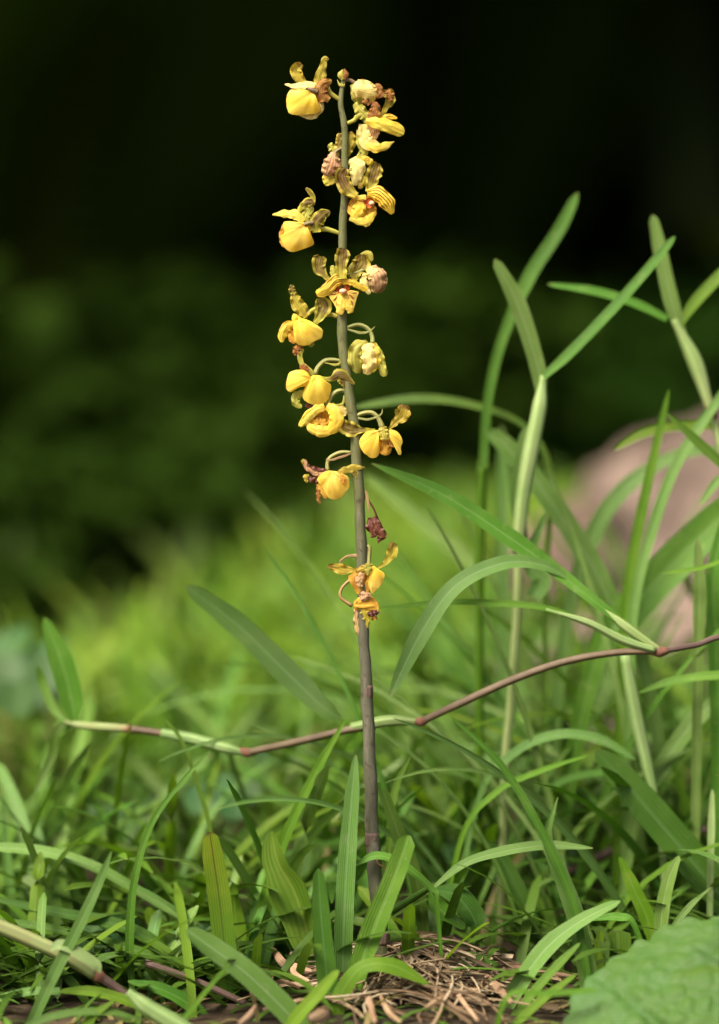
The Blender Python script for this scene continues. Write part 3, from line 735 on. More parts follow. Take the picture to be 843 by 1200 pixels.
# --- 15 dried maroon
f = flower(6, [(408, 75), (440, 110), (472, 160), (492, 215)], [7, 7, 7, 8], 'MA', 'small dried maroon flower hanging by a thread')
petal(f, 6, 'bract', 'PB', [(416, 30), (428, 100), (438, 195)], [16, 20, 6], dz=14, cup=0.6)
petal(f, 6, 'petal', 'MA', [(448, 220), (452, 280), (470, 335), (448, 362)], [44, 70, 50, 14], dz=8, cup=1.0, ruffle=0.3)
petal(f, 6, 'petal', 'MA', [(478, 212), (495, 280), (530, 340), (548, 372)], [44, 74, 62, 30], dz=16, cup=1.0, back=True, ruffle=0.3)
petal(f, 6, 'petal', 'MA', [(500, 300), (515, 360), (500, 404)], [30, 44, 12], dz=12, cup=0.8, ruffle=0.3)
# --- 16
f = flower(6, [(410, 425), (398, 432), (425, 420), (440, 440), (436, 500), (430, 560)], [12, 14, 15, 16, 17, 24], 'PD', 'dull orange flower with two spread leafy sepals')
petal(f, 6, 'sepal', 'OY', [(384, 584), (320, 592), (240, 582), (148, 560)], [24, 36, 80, 40], dz=22, cup=-0.4, ruffle=0.2)
petal(f, 6, 'sepal', 'OY', [(500, 578), (550, 540), (590, 480), (614, 398)], [12, 36, 78, 70], dz=14, cup=-0.5, ruffle=0.18)
fan(f, 6, 'petal', 'YO', (402, 572), [(370, 588), (312, 620), (291, 640), (300, 672), (330, 722), (355, 760), (382, 755), (402, 700), (425, 650), (432, 610), (420, 578)], 26, 26, 3.5)
fan(f, 6, 'petal', 'Y', (456, 568), [(466, 560), (510, 588), (541, 610), (546, 640), (526, 690), (490, 732), (460, 757), (440, 720), (430, 680), (444, 620)], 28, 24, 3.5)
petal(f, 6, 'petal', 'PK', [(390, 610), (370, 660), (376, 710)], [40, 60, 34], dz=52, cup=0.7)
petal(f, 6, 'lip', 'YO', [(425, 600), (415, 680), (420, 760)], [60, 66, 50], dz=20, cup=0.7)
petal(f, 6, 'sepal', 'OY', [(440, 552), (400, 578), (340, 600)], [40, 50, 16], dz=54, cup=0.6)
petal(f, 6, 'sepal', 'GR', [(432, 545), (432, 580), (430, 630)], [56, 66, 20], dz=58, cup=0.8)
petal(f, 6, 'bract', 'PB', [(352, 490), (290, 492), (245, 518), (228, 545)], [30, 16, 16, 12], dz=8, cup=0.9)
# --- 17 lowest
f = flower(6, [(352, 640), (290, 670), (242, 725), (240, 785), (320, 845)], [9, 10, 11, 12, 14], 'PB', 'lowest shrivelled tan flower with ragged tails')
fan(f, 6, 'petal', 'YO', (336, 838), [(330, 818), (370, 775), (410, 756), (460, 775), (495, 815), (507, 850), (492, 885), (450, 892), (420, 868), (370, 882), (335, 862)], 22, 20, 3.5)
petal(f, 6, 'petal', 'PK', [(420, 745), (412, 775), (425, 800)], [60, 90, 50], dz=44, cup=0.7, ruffle=0.12)
petal(f, 6, 'petal', 'YO', [(330, 840), (400, 850), (480, 840)], [16, 26, 12], dz=46, cup=0.8, ruffle=0.1)
petal(f, 6, 'petal', 'OY', [(380, 850), (415, 910), (430, 1000)], [40, 60, 20], dz=34, cup=0.8, ruffle=0.3)
petal(f, 6, 'petal', 'PB', [(345, 860), (350, 950), (370, 1050)], [30, 46, 44], dz=14, cup=1.0, ruffle=0.3)
petal(f, 6, 'petal', 'MA', [(430, 900), (470, 896), (512, 884)], [30, 50, 16], dz=44, cup=0.8, ruffle=0.4)
petal(f, 6, 'petal', 'YO', [(440, 880), (470, 920), (498, 940)], [40, 50, 12], dz=30, cup=0.8, ruffle=0.4)
# dry sheath curl on the lower stem
stalk(orchid, 6, 'dry_sheath', 'PB', [(490, 2600), (500, 2660), (545, 2690), (560, 2740)], [3, 7, 8, 3], dz=50)

# ------------------------------------------------------------------ grass with names of its own
def rooted(pts, d0, d1):
    """Pixel path -> world path, led down to the soil at its first point."""
    n = len(pts)
    out = []
    acc = [0.0]
    for i in range(1, n):
        acc.append(acc[-1] + math.hypot(pts[i][0] - pts[i - 1][0], pts[i][1] - pts[i - 1][1]))
    for i, p in enumerate(pts):
        d = p[2] if len(p) > 2 else d0 + (d1 - d0) * acc[i] / max(acc[-1], 1e-6)
        d = d * 0.68 if d > 0 else d * 0.6
        out.append(P(p[0], p[1], d))
    return out


def blade_path(pts, d, root):
    d0, d1 = d if isinstance(d, tuple) else (d, d)
    w = rooted(pts, d0, d1)
    if root:
        a = w[0]
        g = ground_z(a.x, a.y)
        if a.z > g + 0.012:
            dirn = (w[0] - w[1]).normalized()
            hop = a.z - g
            q = a + Vector((dirn.x * hop * 0.35, dirn.y * hop * 0.35, 0))
            q.z = ground_z(q.x, q.y) - 0.004
            w.insert(0, q)
            return w, True
    return w, False


def clampg(v):
    g = ground_z(v.x, v.y)
    if v.z < g - 0.006: v.z = g - 0.006
    return v


def plant(name, label, cat, parts, group=None):
    """parts: (part name, kind, material, pixel path, pixel widths, depth, options)"""
    base = None
    built = []
    for (pn, kind, mat, pts, wid, d, opt) in parts:
        w, ext = blade_path(pts, d, opt.get('root', False))
        wid = list(wid)
        if ext:
            wid.insert(0, wid[0] * 0.75)
        n = opt.get('n', 26)
        ctr = [clampg(Vector(c)) if opt.get('root', False) else Vector(c) for c in catmull([tuple(q) for q in w], n)]
        dd = d if isinstance(d, tuple) else (d, d)
        ww = []
        for i in range(n + 1):
            t = i / n
            x = interp(wid, t) * MM * (1 + dd[0] + (dd[1] - dd[0]) * t)
            rt = opt.get('rt', 0.07)
            if kind == 'leaf': x *= 0.88
            if kind == 'leaf' and rt and t > 1 - rt:
                y = (t - 1 + rt) / rt; x *= math.sqrt(max(0.03, 1 - 0.95 * y * y))
            ww.append(x)
        if base is None:
            base = ctr[0].copy(); base.z = ground_z(base.x, base.y)
        built.append((pn, kind, mat, ctr, ww, opt))
    e = empty(name, base, label, cat, group)
    for (pn, kind, mat, ctr, ww, opt) in built:
        pc[0] += 1
        if kind == 'leaf':
            lift = opt.get('lift', 0.55)
            V, Fc, UV = sheet_geo(ctr, ww, 6, cup=opt.get('cup', 0.0), vee=opt.get('vee', 0.22), lift=lift, twist=opt.get('tw', 0.0),
                                  ruffle=opt.get('ruf', 0.03), rfreq=1.3, rag=opt.get('rag', 0.05), seed=pc[0] * 0.77, fold=opt.get('fold', 0.0))
        else:
            V, Fc, UV = tube_geo(ctr, [x * 0.5 for x in ww], 10)
        mesh_obj(pn, V, Fc, M[mat], e, base, UV)
    return e


def L(mat, pts, wid, d, **k): return ('leaf_blade', 'leaf', mat, pts, wid, d, k)
def LR(mat, pts, wid, d, **k): return ('leaf_blade', 'leaf', mat, pts, wid, d, dict(k, root=True))
def T(nm, mat, pts, wid, d, **k): return (nm, 'tube', mat, pts, wid, d, k)


def blade(label, mat, pts, wid, d, **k):
    return plant('grass_blade_shoot', label, 'grass', [LR(mat, pts, wid, d, **k)])  # a lone grass blade rooted by itself


HERO = True
if HERO:
    # around the foot of the orchid
    blade('yellowing olive blade with brown edges and dark withered tip', 'spotted', [(270, 1215), (266, 1140), (258, 1060), (251, 1010), (246, 975)], [30, 31, 30, 29, 20], 0.0, rt=0.05, lift=0.2, vee=0.1)
    blade('short boat shaped olive leaf standing left of the orchid stem', 'olive_leaf', [(372, 1140), (360, 1090), (345, 1045), (326, 1010), (318, 974)], [20, 44, 56, 34, 20], 0.02, cup=0.0, lift=0.1, vee=0.75, rt=0.1, tw=-0.45)
    plant('grass_tuft', 'upright tuft of broad blades rising directly before the orchid stem', 'grass', [
        LR('dark', [(392, 1205), (384, 1150), (377, 1080), (373, 1018)], [20, 27, 25, 16], -0.03, lift=0.2),
        LR('grey', [(404, 1190), (402, 1120), (406, 1020), (412, 940), (417, 885)], [22, 25, 24, 20, 8], -0.015, rt=0.03, lift=0.2),
        LR('green', [(404, 1205), (420, 1140), (440, 1085), (462, 1030), (480, 979)], [18, 30, 34, 31, 27], -0.025, rt=0.012, lift=0.2, fold=0.5),
        LR('bright', [(396, 1200), (400, 1165), (425, 1133), (462, 1132), (505, 1155)], [14, 24, 22, 27, 8], -0.045, lift=0.9, vee=-0.1),
        LR('green', [(415, 1205), (430, 1194), (470, 1198)], [6, 9, 5], -0.055, lift=0.8)])
    blade('wide striped blade leaning left with rounded pale edged tip', 'grey', [(368, 1225), (335, 1185), (290, 1142), (250, 1112), (219, 1089)], [26, 35, 36, 33, 20], -0.06, lift=0.75)
    blade('short bright green blade crossing the wide striped blade', 'bright', [(335, 1210), (350, 1190), (375, 1162), (397, 1137)], [14, 19, 18, 10], -0.075)
    blade('thin green blade beside the wide striped blade tip', 'bright', [(205, 1206), (225, 1182), (248, 1154), (270, 1128)], [7, 8, 7, 3], -0.07)
    blade('long thin yellow green blade slanting up behind the olive leaf', 'bright', [(285, 1140), (305, 1070), (335, 980), (370, 905), (406, 842)], [13, 14, 14, 12, 5], 0.035, lift=0.3)
    blade('slender blade curving beside the yellow green one', 'green', [(455, 1010), (462, 930), (482, 884)], [8, 10, 3], 0.05, lift=0.3)
    blade('dark folded blade close behind the orchid stem', 'dark', [(490, 1040), (470, 985), (452, 935), (448, 925)], [18, 20, 14, 6], 0.035, lift=0.2)
    plant('grass_blade_shoot', 'small side shoot right of the orchid stem with one leaf each way', 'grass', [
        T('culm', 'dark', [(462, 1066, 0.02), (485, 1052, 0.012), (508, 1038, 0.0)], [9, 9, 6], 0.01),
        LR('green', [(512, 1062), (506, 1042), (470, 1012), (440, 1003), (416, 1015)], [6, 10, 13, 13, 5], -0.01, lift=0.9),
        L('grey', [(508, 1040), (545, 1012), (590, 998), (640, 991), (695, 994)], [6, 13, 16, 15, 6], 0.0, lift=0.8),
        L('dark', [(508, 1042), (535, 1050), (555, 1075), (560, 1092)], [10, 34, 32, 10], 0.02, lift=0.9),
        L('green', [(505, 1045), (515, 1065), (545, 1088)], [10, 26, 12], 0.015, lift=0.9)])
    # right of the orchid, sharp
    plant('grass_tuft', 'tall twisted grey green blade with a thread like tip and a crossing shoot', 'grass', [
        LR('grey', [(692, 1190), (686, 1130), (672, 1070), (652, 1015), (641, 985), (645, 962), (654, 934)], [20, 27, 28, 25, 16, 8, 2], -0.02, lift=0.2, rt=0.02, tw=lambda t: 0.5 * math.sin(3 * t)),
        LR('green', [(690, 1150), (672, 1060), (640, 985), (590, 900), (527, 838)], [10, 12, 12, 10, 4], -0.026, lift=0.5)])
    blade('long striped blade arching right with brown spotted tip', 'grey', [(575, 1215), (605, 1160), (640, 1112), (680, 1080), (727, 1056)], [18, 24, 26, 20, 12], -0.03, lift=0.7)
    blade('narrow blade leaning under the striped arching one', 'green', [(592, 1205), (628, 1160), (655, 1130), (680, 1105)], [10, 13, 12, 6], -0.045, lift=0.7)
    blade('short bright blade lying toward the crinkled leaf', 'bright', [(595, 1168), (640, 1165), (700, 1160)], [8, 11, 9], -0.10, lift=1.0)
    blade('bright blade leaning right low by the straw', 'bright', [(600, 1205), (635, 1172), (675, 1142)], [12, 14, 7], -0.06, lift=0.8)
    blade('stubby cut blade standing behind the crinkled leaf', 'green', [(728, 1190), (726, 1140), (724, 1090)], [34, 36, 33], 0.03, rt=0.01, lift=0.1)
    blade('narrow bright blade beside the stubby cut blade', 'bright', [(700, 1190), (700, 1140), (704, 1090)], [16, 18, 10], 0.02, lift=0.1)
    blade('bright pointed blade leaning left above the crinkled leaf', 'bright', [(772, 1120), (758, 1075), (742, 1040), (726, 1004)], [16, 21, 19, 8], 0.03, lift=0.4)
    blade('pale curved upright blade above the crinkled leaf', 'grey', [(773, 1120), (776, 1070), (784, 1030), (796, 1003)], [16, 19, 17, 8], 0.015, lift=0.3)
    blade('small thin blade pointing right above the crinkled leaf', 'grey', [(785, 1100), (805, 1066), (833, 1040)], [8, 9, 3], 0.0, lift=0.3)
    blade('broad dark bluish blade slanting down to the right', 'dark', [(870, 1085), (820, 1020), (765, 955), (725, 908), (698, 880)], [42, 48, 46, 38, 20], 0.06, lift=0.6)
    blade('vertical thin pale blade beside the broad bluish blade', 'pale', [(833, 1010), (834, 970), (835, 925)], [9, 10, 6], 0.05, lift=0.2)
    blade('short dark blade beneath the long arching striped blade', 'green', [(745, 1088), (725, 1075), (690, 1078)], [8, 14, 6], 0.0, lift=0.9)
    # bottom left
    blade('slim upright blade crossing the thick runner', 'grey', [(30, 1215), (62, 1145), (95, 1080), (118, 1030), (131, 997)], [14, 16, 15, 12, 4], -0.045, lift=0.3)
    blade('thread thin blade curling upward from the runner joint', 'green', [(155, 1160), (152, 1100), (158, 1030), (178, 965), (212, 918), (246, 880)], [8, 12, 10, 8, 6, 3], -0.012, lift=0.3, rt=0.02)
    blade('long pale blade arching left over the tangle', 'grey', [(240, 1095), (180, 1055), (110, 1016), (50, 998), (-20, 992)], [12, 14, 16, 17, 14], 0.055, lift=0.8)
    blade('dark blade bending left below the long pale one', 'dark', [(215, 1150), (180, 1105), (130, 1082), (60, 1068), (-15, 1052)], [14, 20, 19, 15, 8], 0.03, lift=0.8)
    blade('second dark blade lying flat under the first bend', 'dark', [(250, 1160), (190, 1125), (110, 1100), (40, 1085), (-20, 1080)], [10, 14, 14, 13, 12], 0.022, lift=0.9)
    blade('short pale blunt blade tilted left', 'pale', [(75, 1100), (58, 1070), (42, 1046), (28, 1027)], [18, 22, 21, 14], 0.085, lift=0.3)
    blade('upright pale blade at the edge of the lawn tangle', 'grey', [(18, 1080), (10, 1020), (3, 930)], [11, 12, 6], 0.10, lift=0.2)
    plant('grass_runner', 'thick pale jointed runner with brown joints lying on the ground', 'grass', [
        T('runner', 'runner_pale', [(-60, 1062), (0, 1086), (40, 1103), (78, 1121), (112, 1142)], [15, 18, 18, 17, 15], -0.03),
        T('node', 'node', [(110, 1139), (116, 1144), (122, 1148)], [14, 16, 12], -0.03, n=8),
        T('runner', 'runner_purple', [(118, 1145), (140, 1160), (160, 1178)], [12, 11, 11], -0.03),
        T('leaf_sheath', 'pale', [(150, 1162), (172, 1180), (205, 1200), (240, 1222)], [10, 20, 23, 20], -0.075),
        L('bright', [(165, 1183), (140, 1170), (105, 1162), (70, 1162)], [7, 16, 17, 8], -0.036, lift=0.9),
        L('grey', [(70, 1162), (30, 1163), (-20, 1176)], [12, 14, 10], -0.036, lift=0.9),
        L('pale', [(60, 1112), (75, 1108), (110, 1128), (118, 1140)], [8, 16, 14, 5], -0.045, lift=0.5)])
    blade('short broad bright blade between the dark bends', 'bright', [(205, 1130), (195, 1100), (180, 1078), (172, 1064)], [12, 22, 20, 10], 0.05, lift=0.3)
    blade('dark stub blade between the pale arching blades', 'dark', [(100, 1120), (95, 1075), (86, 1032)], [18, 20, 10], 0.09, lift=0.2)
    blade('broad yellow green blade right of the spotted blade', 'bright', [(282, 1145), (277, 1090), (273, 1034)], [24, 26, 10], 0.04, lift=0.2)
    blade('leaning bright blade close to the boat shaped leaf', 'bright', [(290, 1120), (305, 1070), (330, 1030)], [20, 24, 14], 0.06, lift=0.2)
    blade('small twig tipped thin stem rising behind the spotted blade', 'olive_leaf', [(248, 985), (232, 920), (214, 870), (195, 843)], [6, 6, 5, 5], 0.06, lift=0.2)
    blade('bright short blade leaning over the lower end of the pale runner', 'bright', [(95, 1210), (110, 1190), (135, 1172)], [10, 13, 5], -0.07, lift=0.7)
    blade('dark narrow blade lying on the soil before the pale runner', 'dark', [(10, 1215), (60, 1192), (120, 1186), (170, 1196)], [9, 14, 13, 5], -0.07, lift=1.0)
    blade('broad green blade bent flat beside the pale runner sheath', 'green', [(255, 1215), (225, 1180), (190, 1160), (150, 1150)], [16, 22, 20, 8], -0.03, lift=0.9)
    blade('short dark broad blade tucked under the striped arching one', 'dark', [(560, 1180), (585, 1150), (560, 1128), (520, 1120)], [18, 30, 26, 10], 0.0, lift=0.9)
    blade('stout green blade leaning left behind the tall twisted one', 'dark', [(640, 1120), (615, 1060), (590, 1010), (570, 985)], [16, 22, 20, 8], 0.06, lift=0.4)
    # the creeping runner behind the orchid
    plant('grass_runner', 'long reddish brown creeping runner crossing behind the orchid stem', 'grass', [
        T('runner', 'runner_pale', [(76, 846, .09), (95, 850, .09), (120, 852, .085), (152, 854, .08)], [4, 9, 10, 9], 0.08),
        L('green', [(80, 846, .09), (64, 832, .095), (50, 800, .10), (44, 780, .10)], [6, 12, 12, 5], 0.09, lift=0.2),
        L('dark', [(78, 846, .09), (66, 860, .09), (60, 890, .09), (40, 930, .085)], [6, 12, 12, 4], 0.09, lift=0.3),
        T('node', 'node', [(148, 853, .08), (153, 855, .08), (159, 856, .08)], [8, 10.5, 8], 0.125, n=8),
        T('runner', 'runner', [(152, 854, .08), (195, 860, .075)], [8, 8], 0.12),
        T('leaf_sheath', 'pale', [(190, 859, .075), (225, 866, .07), (262, 876, .065), (285, 882, .065)], [10, 13, 12, 8], 0.11),
        T('node', 'node', [(280, 880, .065), (291, 882, .065), (301, 881, .065)], [8, 10.5, 7], 0.11, n=8),
        T('runner', 'runner', [(290, 882, .065), (350, 869, .055), (405, 856, .048), (440, 851, .045)], [8, 8.5, 8.5, 8], 0.09),
        T('leaf_sheath', 'pale', [(412, 853, .048), (455, 845, .043), (492, 846, .042)], [11, 13, 8], 0.08),
        T('node', 'node', [(486, 846, .042), (493, 846, .042), (501, 843, .042)], [8, 11, 8], 0.07, n=8),
        T('runner', 'runner', [(493, 846, .042), (540, 824, .04), (600, 797, .038), (660, 776, .035), (720, 765, .032), (775, 763, .032)], [8, 9, 9, 8.5, 8, 8], 0.06),
        T('node', 'node', [(764, 764, .032), (773, 764, .032), (783, 762, .032)], [8, 12.5, 8], 0.05, n=8),
        T('runner', 'runner_purple', [(775, 763, .032), (815, 756, .032), (860, 748, .032), (960, 790, .032), (1010, 1000, .04)], [7, 7, 7, 7, 7], 0.05),
        L('dark', [(400, 842, .05), (380, 830, .052), (340, 792, .06), (280, 734, .07), (219, 687, .075)], [6, 24, 33, 30, 18], 0.1, lift=0.25),
        L('green', [(88, 848, .09), (84, 820, .09), (72, 775, .09), (52, 724, .09)], [10, 29, 30, 12], 0.14, lift=0.2),
        L('green', [(86, 850, .09), (60, 870, .10), (45, 900, .10)], [6, 11, 4], 0.14, lift=0.4),
        T('leaf_sheath', 'culm', [(772, 762, .032), (735, 736, .033), (700, 708, .035)], [9, 12, 4], 0.05),
        L('green', [(742, 740, .0315), (700, 707, .034), (655, 672, .038), (600, 632, .04), (520, 580, .042), (436, 543, .043)], [7, 14, 18, 24, 21, 8], 0.06, lift=0.5),
        T('leaf_sheath', 'pale', [(768, 762, .03), (730, 750, .032), (690, 730, .033), (640, 714, .035)], [8, 11, 9, 3], 0.05),
        L('bright', [(700, 733, .0325), (640, 713, .035), (580, 707, .038), (520, 706, .04), (445, 713, .042)], [5, 9, 10, 8, 5], 0.06, lift=0.6),
        L('grey', [(668, 678, .038), (635, 662, .036), (590, 660, .034), (535, 686, .031), (495, 740, .028), (457, 816, .024)], [6, 16, 21, 23, 26, 14], 0.03, lift=0.5)])
    # upright culms to the right
    plant('grass_plant', 'tall upright culm topped by two leaves spread in a wide fork', 'grass', [
        ('culm', 'tube', 'culm', [(592, 905), (598, 830), (606, 720), (607, 640)], [11, 11, 11, 10], 0.085, {'root': True}),
        T('leaf_sheath', 'culm', [(607, 648, .085), (612, 590, .083), (622, 530, .08), (632, 480, .08), (637, 440, .08)], [13, 17, 19, 18, 7], 0.08),
        L('grey', [(635, 470), (630, 430), (607, 358), (580, 304)], [12, 21, 23, 14], 0.08, lift=0.5),
        L('green', [(637, 442), (670, 412), (720, 360), (760, 315), (791, 277)], [10, 14, 14, 13, 9], 0.075, lift=0.5),
        L('grey', [(614, 640), (606, 580), (612, 520), (616, 500)], [14, 18, 12, 5], 0.09, lift=0.1),
        L('grey', [(625, 700), (635, 680), (620, 655), (640, 600)], [20, 24, 16, 6], 0.09, lift=0.1)])
    plant('grass_plant', 'slim culm ending in one long blade bent toward the right', 'grass', [
        ('culm', 'tube', 'bright', [(562, 900), (562, 760), (562, 640), (566, 540)], [10, 11, 13, 12], 0.13, {'root': True}),
        L('green', [(566, 548), (572, 470), (588, 400), (620, 325), (655, 270), (677, 226)], [12, 13, 14, 18, 17, 12], 0.12, lift=0.3)])
    plant('grass_plant', 'leaning culm with three spreading leaves beside the pink boulder', 'grass', [
        ('culm', 'tube', 'culm', [(905, 900), (885, 700), (855, 560), (832, 478)], [9, 9, 9, 9], 0.10, {'root': True}),
        T('node', 'node', [(838, 492), (834, 482), (830, 472)], [9, 12, 10], 0.10, n=8),
        T('leaf_sheath', 'culm', [(834, 484), (815, 425), (790, 375)], [10, 18, 8], 0.10),
        L('grey', [(803, 405), (786, 350), (774, 295), (765, 252)], [12, 20, 18, 12], 0.10, lift=0.5),
        L('green', [(782, 374), (745, 356), (700, 342), (642, 333)], [10, 13, 13, 7], 0.10, lift=0.6),
        L('bright', [(795, 382), (820, 348), (860, 310), (905, 285)], [10, 16, 16, 8], 0.10, lift=0.5)])
    blade('thin blade arching over far behind the lower flowers', 'dark', [(640, 700), (645, 560), (618, 502), (560, 476), (490, 467), (412, 478)], [7, 8, 9, 11, 13, 9], 0.13, lift=0.5)
    blade('broad blade slanting down in front of the boulder edge', 'grey', [(760, 800), (722, 720), (690, 655), (640, 580), (600, 530), (570, 503)], [18, 26, 29, 29, 27, 18], 0.12, lift=0.5)
    blade('faded blurred blade rising behind the dried maroon flower', 'grey', [(600, 720), (545, 655), (495, 612), (428, 556)], [18, 24, 22, 12], 0.24, lift=0.5)
    blade('vertical pale blade between the two upright culms', 'grey', [(590, 800), (590, 660), (590, 560), (588, 500)], [16, 16, 15, 8], 0.22, lift=0.1)
    blade('wide deep green blade reaching up against the boulder', 'green', [(690, 800), (740, 715), (790, 660), (840, 612), (900, 560)], [24, 46, 50, 46, 24], 0.11, lift=0.3)
    blade('narrow upright blade crossing the boulder', 'bright', [(728, 800), (735, 700), (748, 620), (765, 540), (784, 457)], [12, 14, 14, 12, 7], 0.10, lift=0.2)
    blade('long grey blade crossing the narrow upright one by the boulder', 'grey', [(738, 800), (745, 700), (765, 620), (795, 540), (850, 458), (870, 435)], [12, 13, 14, 14, 12, 8], 0.095, lift=0.3)
    blade('blurred blade curving right across the boulder front', 'grey', [(660, 760), (690, 640), (730, 575), (790, 535), (850, 525)], [16, 22, 22, 16, 10], 0.16, lift=0.5)
    blade('small arched blade high against the boulder', 'bright', [(880, 560), (850, 505), (800, 500), (755, 508), (720, 527)], [10, 12, 14, 13, 7], 0.11, lift=0.6)
    blade('short blade leaning left over the boulder top', 'green', [(900, 640), (870, 570), (825, 525), (781, 484)], [10, 13, 14, 6], 0.07, lift=0.4)
    blade('small bright blade tip at the boulder side', 'grey', [(900, 640), (870, 570), (845, 562), (820, 592)], [10, 12, 14, 7], 0.05, lift=0.4)
    blade('upright broad blade right of the boulder foot', 'green', [(843, 860), (840, 760), (836, 680), (850, 600)], [22, 24, 20, 10], 0.08, lift=0.1)
    blade('short grey blade in front of the wide deep green one', 'grey', [(818, 780), (820, 700), (818, 632)], [14, 18, 10], 0.07, lift=0.1)
    blade('thin level blade before the wide deep green one', 'bright', [(900, 700), (870, 655), (820, 666), (775, 672)], [5, 6, 6, 3], 0.06, lift=0.5)
    plant('grass_plant', 'pale culm standing under the joint of the long brown runner', 'grass', [
        ('culm', 'tube', 'culm', [(778, 1010), (768, 940), (757, 890), (744, 830), (732, 765)], [9, 9, 14, 16, 12], 0.075, {'root': True}),
        T('node', 'node', [(759, 896), (756, 888), (754, 880)], [10, 12, 10], 0.075, n=8)])
    blade('dark narrow blade upright between the pale culms', 'dark', [(680, 930), (682, 860), (695, 800), (703, 750)], [15, 15, 13, 6], 0.15, lift=0.1)
    blade('long arching blade under the runner with drooping ends', 'grey', [(560, 940), (600, 885), (650, 862), (700, 866), (745, 890)], [8, 13, 15, 15, 8], 0.07, lift=0.8)
    blade('level blade reaching left from the edge beneath the runner', 'green', [(920, 960), (890, 800), (843, 792), (790, 798), (748, 812)], [10, 14, 14, 12, 5], 0.06, lift=0.7)
    blade('leaning grey blade below the level one', 'grey', [(745, 960), (775, 900), (810, 850), (850, 812)], [14, 22, 24, 16], 0.09, lift=0.5)
    blade('thin bright blade bending low toward the pale culm', 'bright', [(540, 985), (580, 930), (630, 905), (690, 885)], [7, 9, 9, 4], 0.05, lift=0.7)
    blade('curved blade arching over the dark purple stem', 'green', [(590, 1020), (620, 960), (660, 915), (740, 905), (790, 925)], [8, 10, 11, 10, 5], 0.10, lift=0.7)
    plant('grass_runner', 'dark purplish runner trailing low over the litter', 'grass', [
        T('runner', 'runner_purple', [(530, 1090), (570, 1065), (625, 1040), (680, 1015), (740, 988), (800, 978), (880, 968), (960, 990)], [10, 10, 10, 9, 10, 9, 9, 8], 0.14)])
    plant('grass_runner', 'thin purplish stem lying beneath the spotted blade', 'grass', [
        T('runner', 'runner_purple', [(170, 1128), (230, 1150), (280, 1172), (330, 1196), (360, 1215)], [9, 9, 8, 8, 7], -0.01)])
    plant('grass_runner', 'tan dead stem lying right of the straw heap', 'grass', [
        T('runner', 'straw', [(500, 1140), (560, 1128), (640, 1140), (720, 1150)], [8, 8, 8, 7], 0.02)])

# ------------------------------------------------------------------ procedural tufts behind and between
def tuft_blade(base, az, length, width, th0, th1, n=12):
    d = Vector((math.cos(az), math.sin(az), 0))
    p = base.copy(); pts = [p.copy()]
    for i in range(n):
        t = (i + 0.5) / n
        th = th0 + (th1 - th0) * t
        p = p + (d * math.sin(th) + Vector((0, 0, 1)) * math.cos(th)) * (length / n)
        pts.append(p.copy())
    wid = []
    for i in range(n + 1):
        t = i / n
        w = width * (0.55 + 0.45 * min(1, t * 3)) * (1 - 0.25 * t)
        if t > 0.9: w *= math.sqrt(max(0.03, 1 - ((t - 0.9) / 0.1) ** 2 * 0.95))
        wid.append(w)
    return pts, wid


ADJ = {'green': 'fresh green', 'bright': 'bright yellowish', 'grey': 'greyish green', 'dark': 'dark green', 'pale': 'pale'}


def make_tuft(loc, nb, lmin, lmax, label, group, mats, name='grass_tuft', spread=0.9):
    main = random.choice(mats)
    label = label.replace('green ', '').replace('soft ', '').replace('grass', ADJ[main] + ' grass', 1)
    loc = Vector((loc[0], loc[1], ground_z(loc[0], loc[1]) - 0.003))
    e = empty(name, loc, label, 'grass', group)
    for k in range(nb):
        az = random.uniform(0, 6.283)
        ln = random.uniform(lmin, lmax)
        pts, wid = tuft_blade(loc + Vector((random.uniform(-.006, .006), random.uniform(-.006, .006), 0)), az, ln,
                              random.uniform(0.0032, 0.0066), random.uniform(0.05, 0.6), random.uniform(0.6, 0.9 + spread))
        side = Vector((math.cos(az), math.sin(az), 0.9)) * 5 + loc
        V, Fc, UV = sheet_geo(pts, wid, 4, vee=0.25, rag=0.05, seed=pc[0] * 0.31 + k, toward=loc + (loc - side) * -1 + Vector((0, 0, 4)), twist=random.uniform(-0.5, 0.5))
        pc[0] += 1
        mesh_obj('leaf_blade', V, Fc, M[main if random.random() < 0.8 else random.choice(mats)], e, loc, UV)


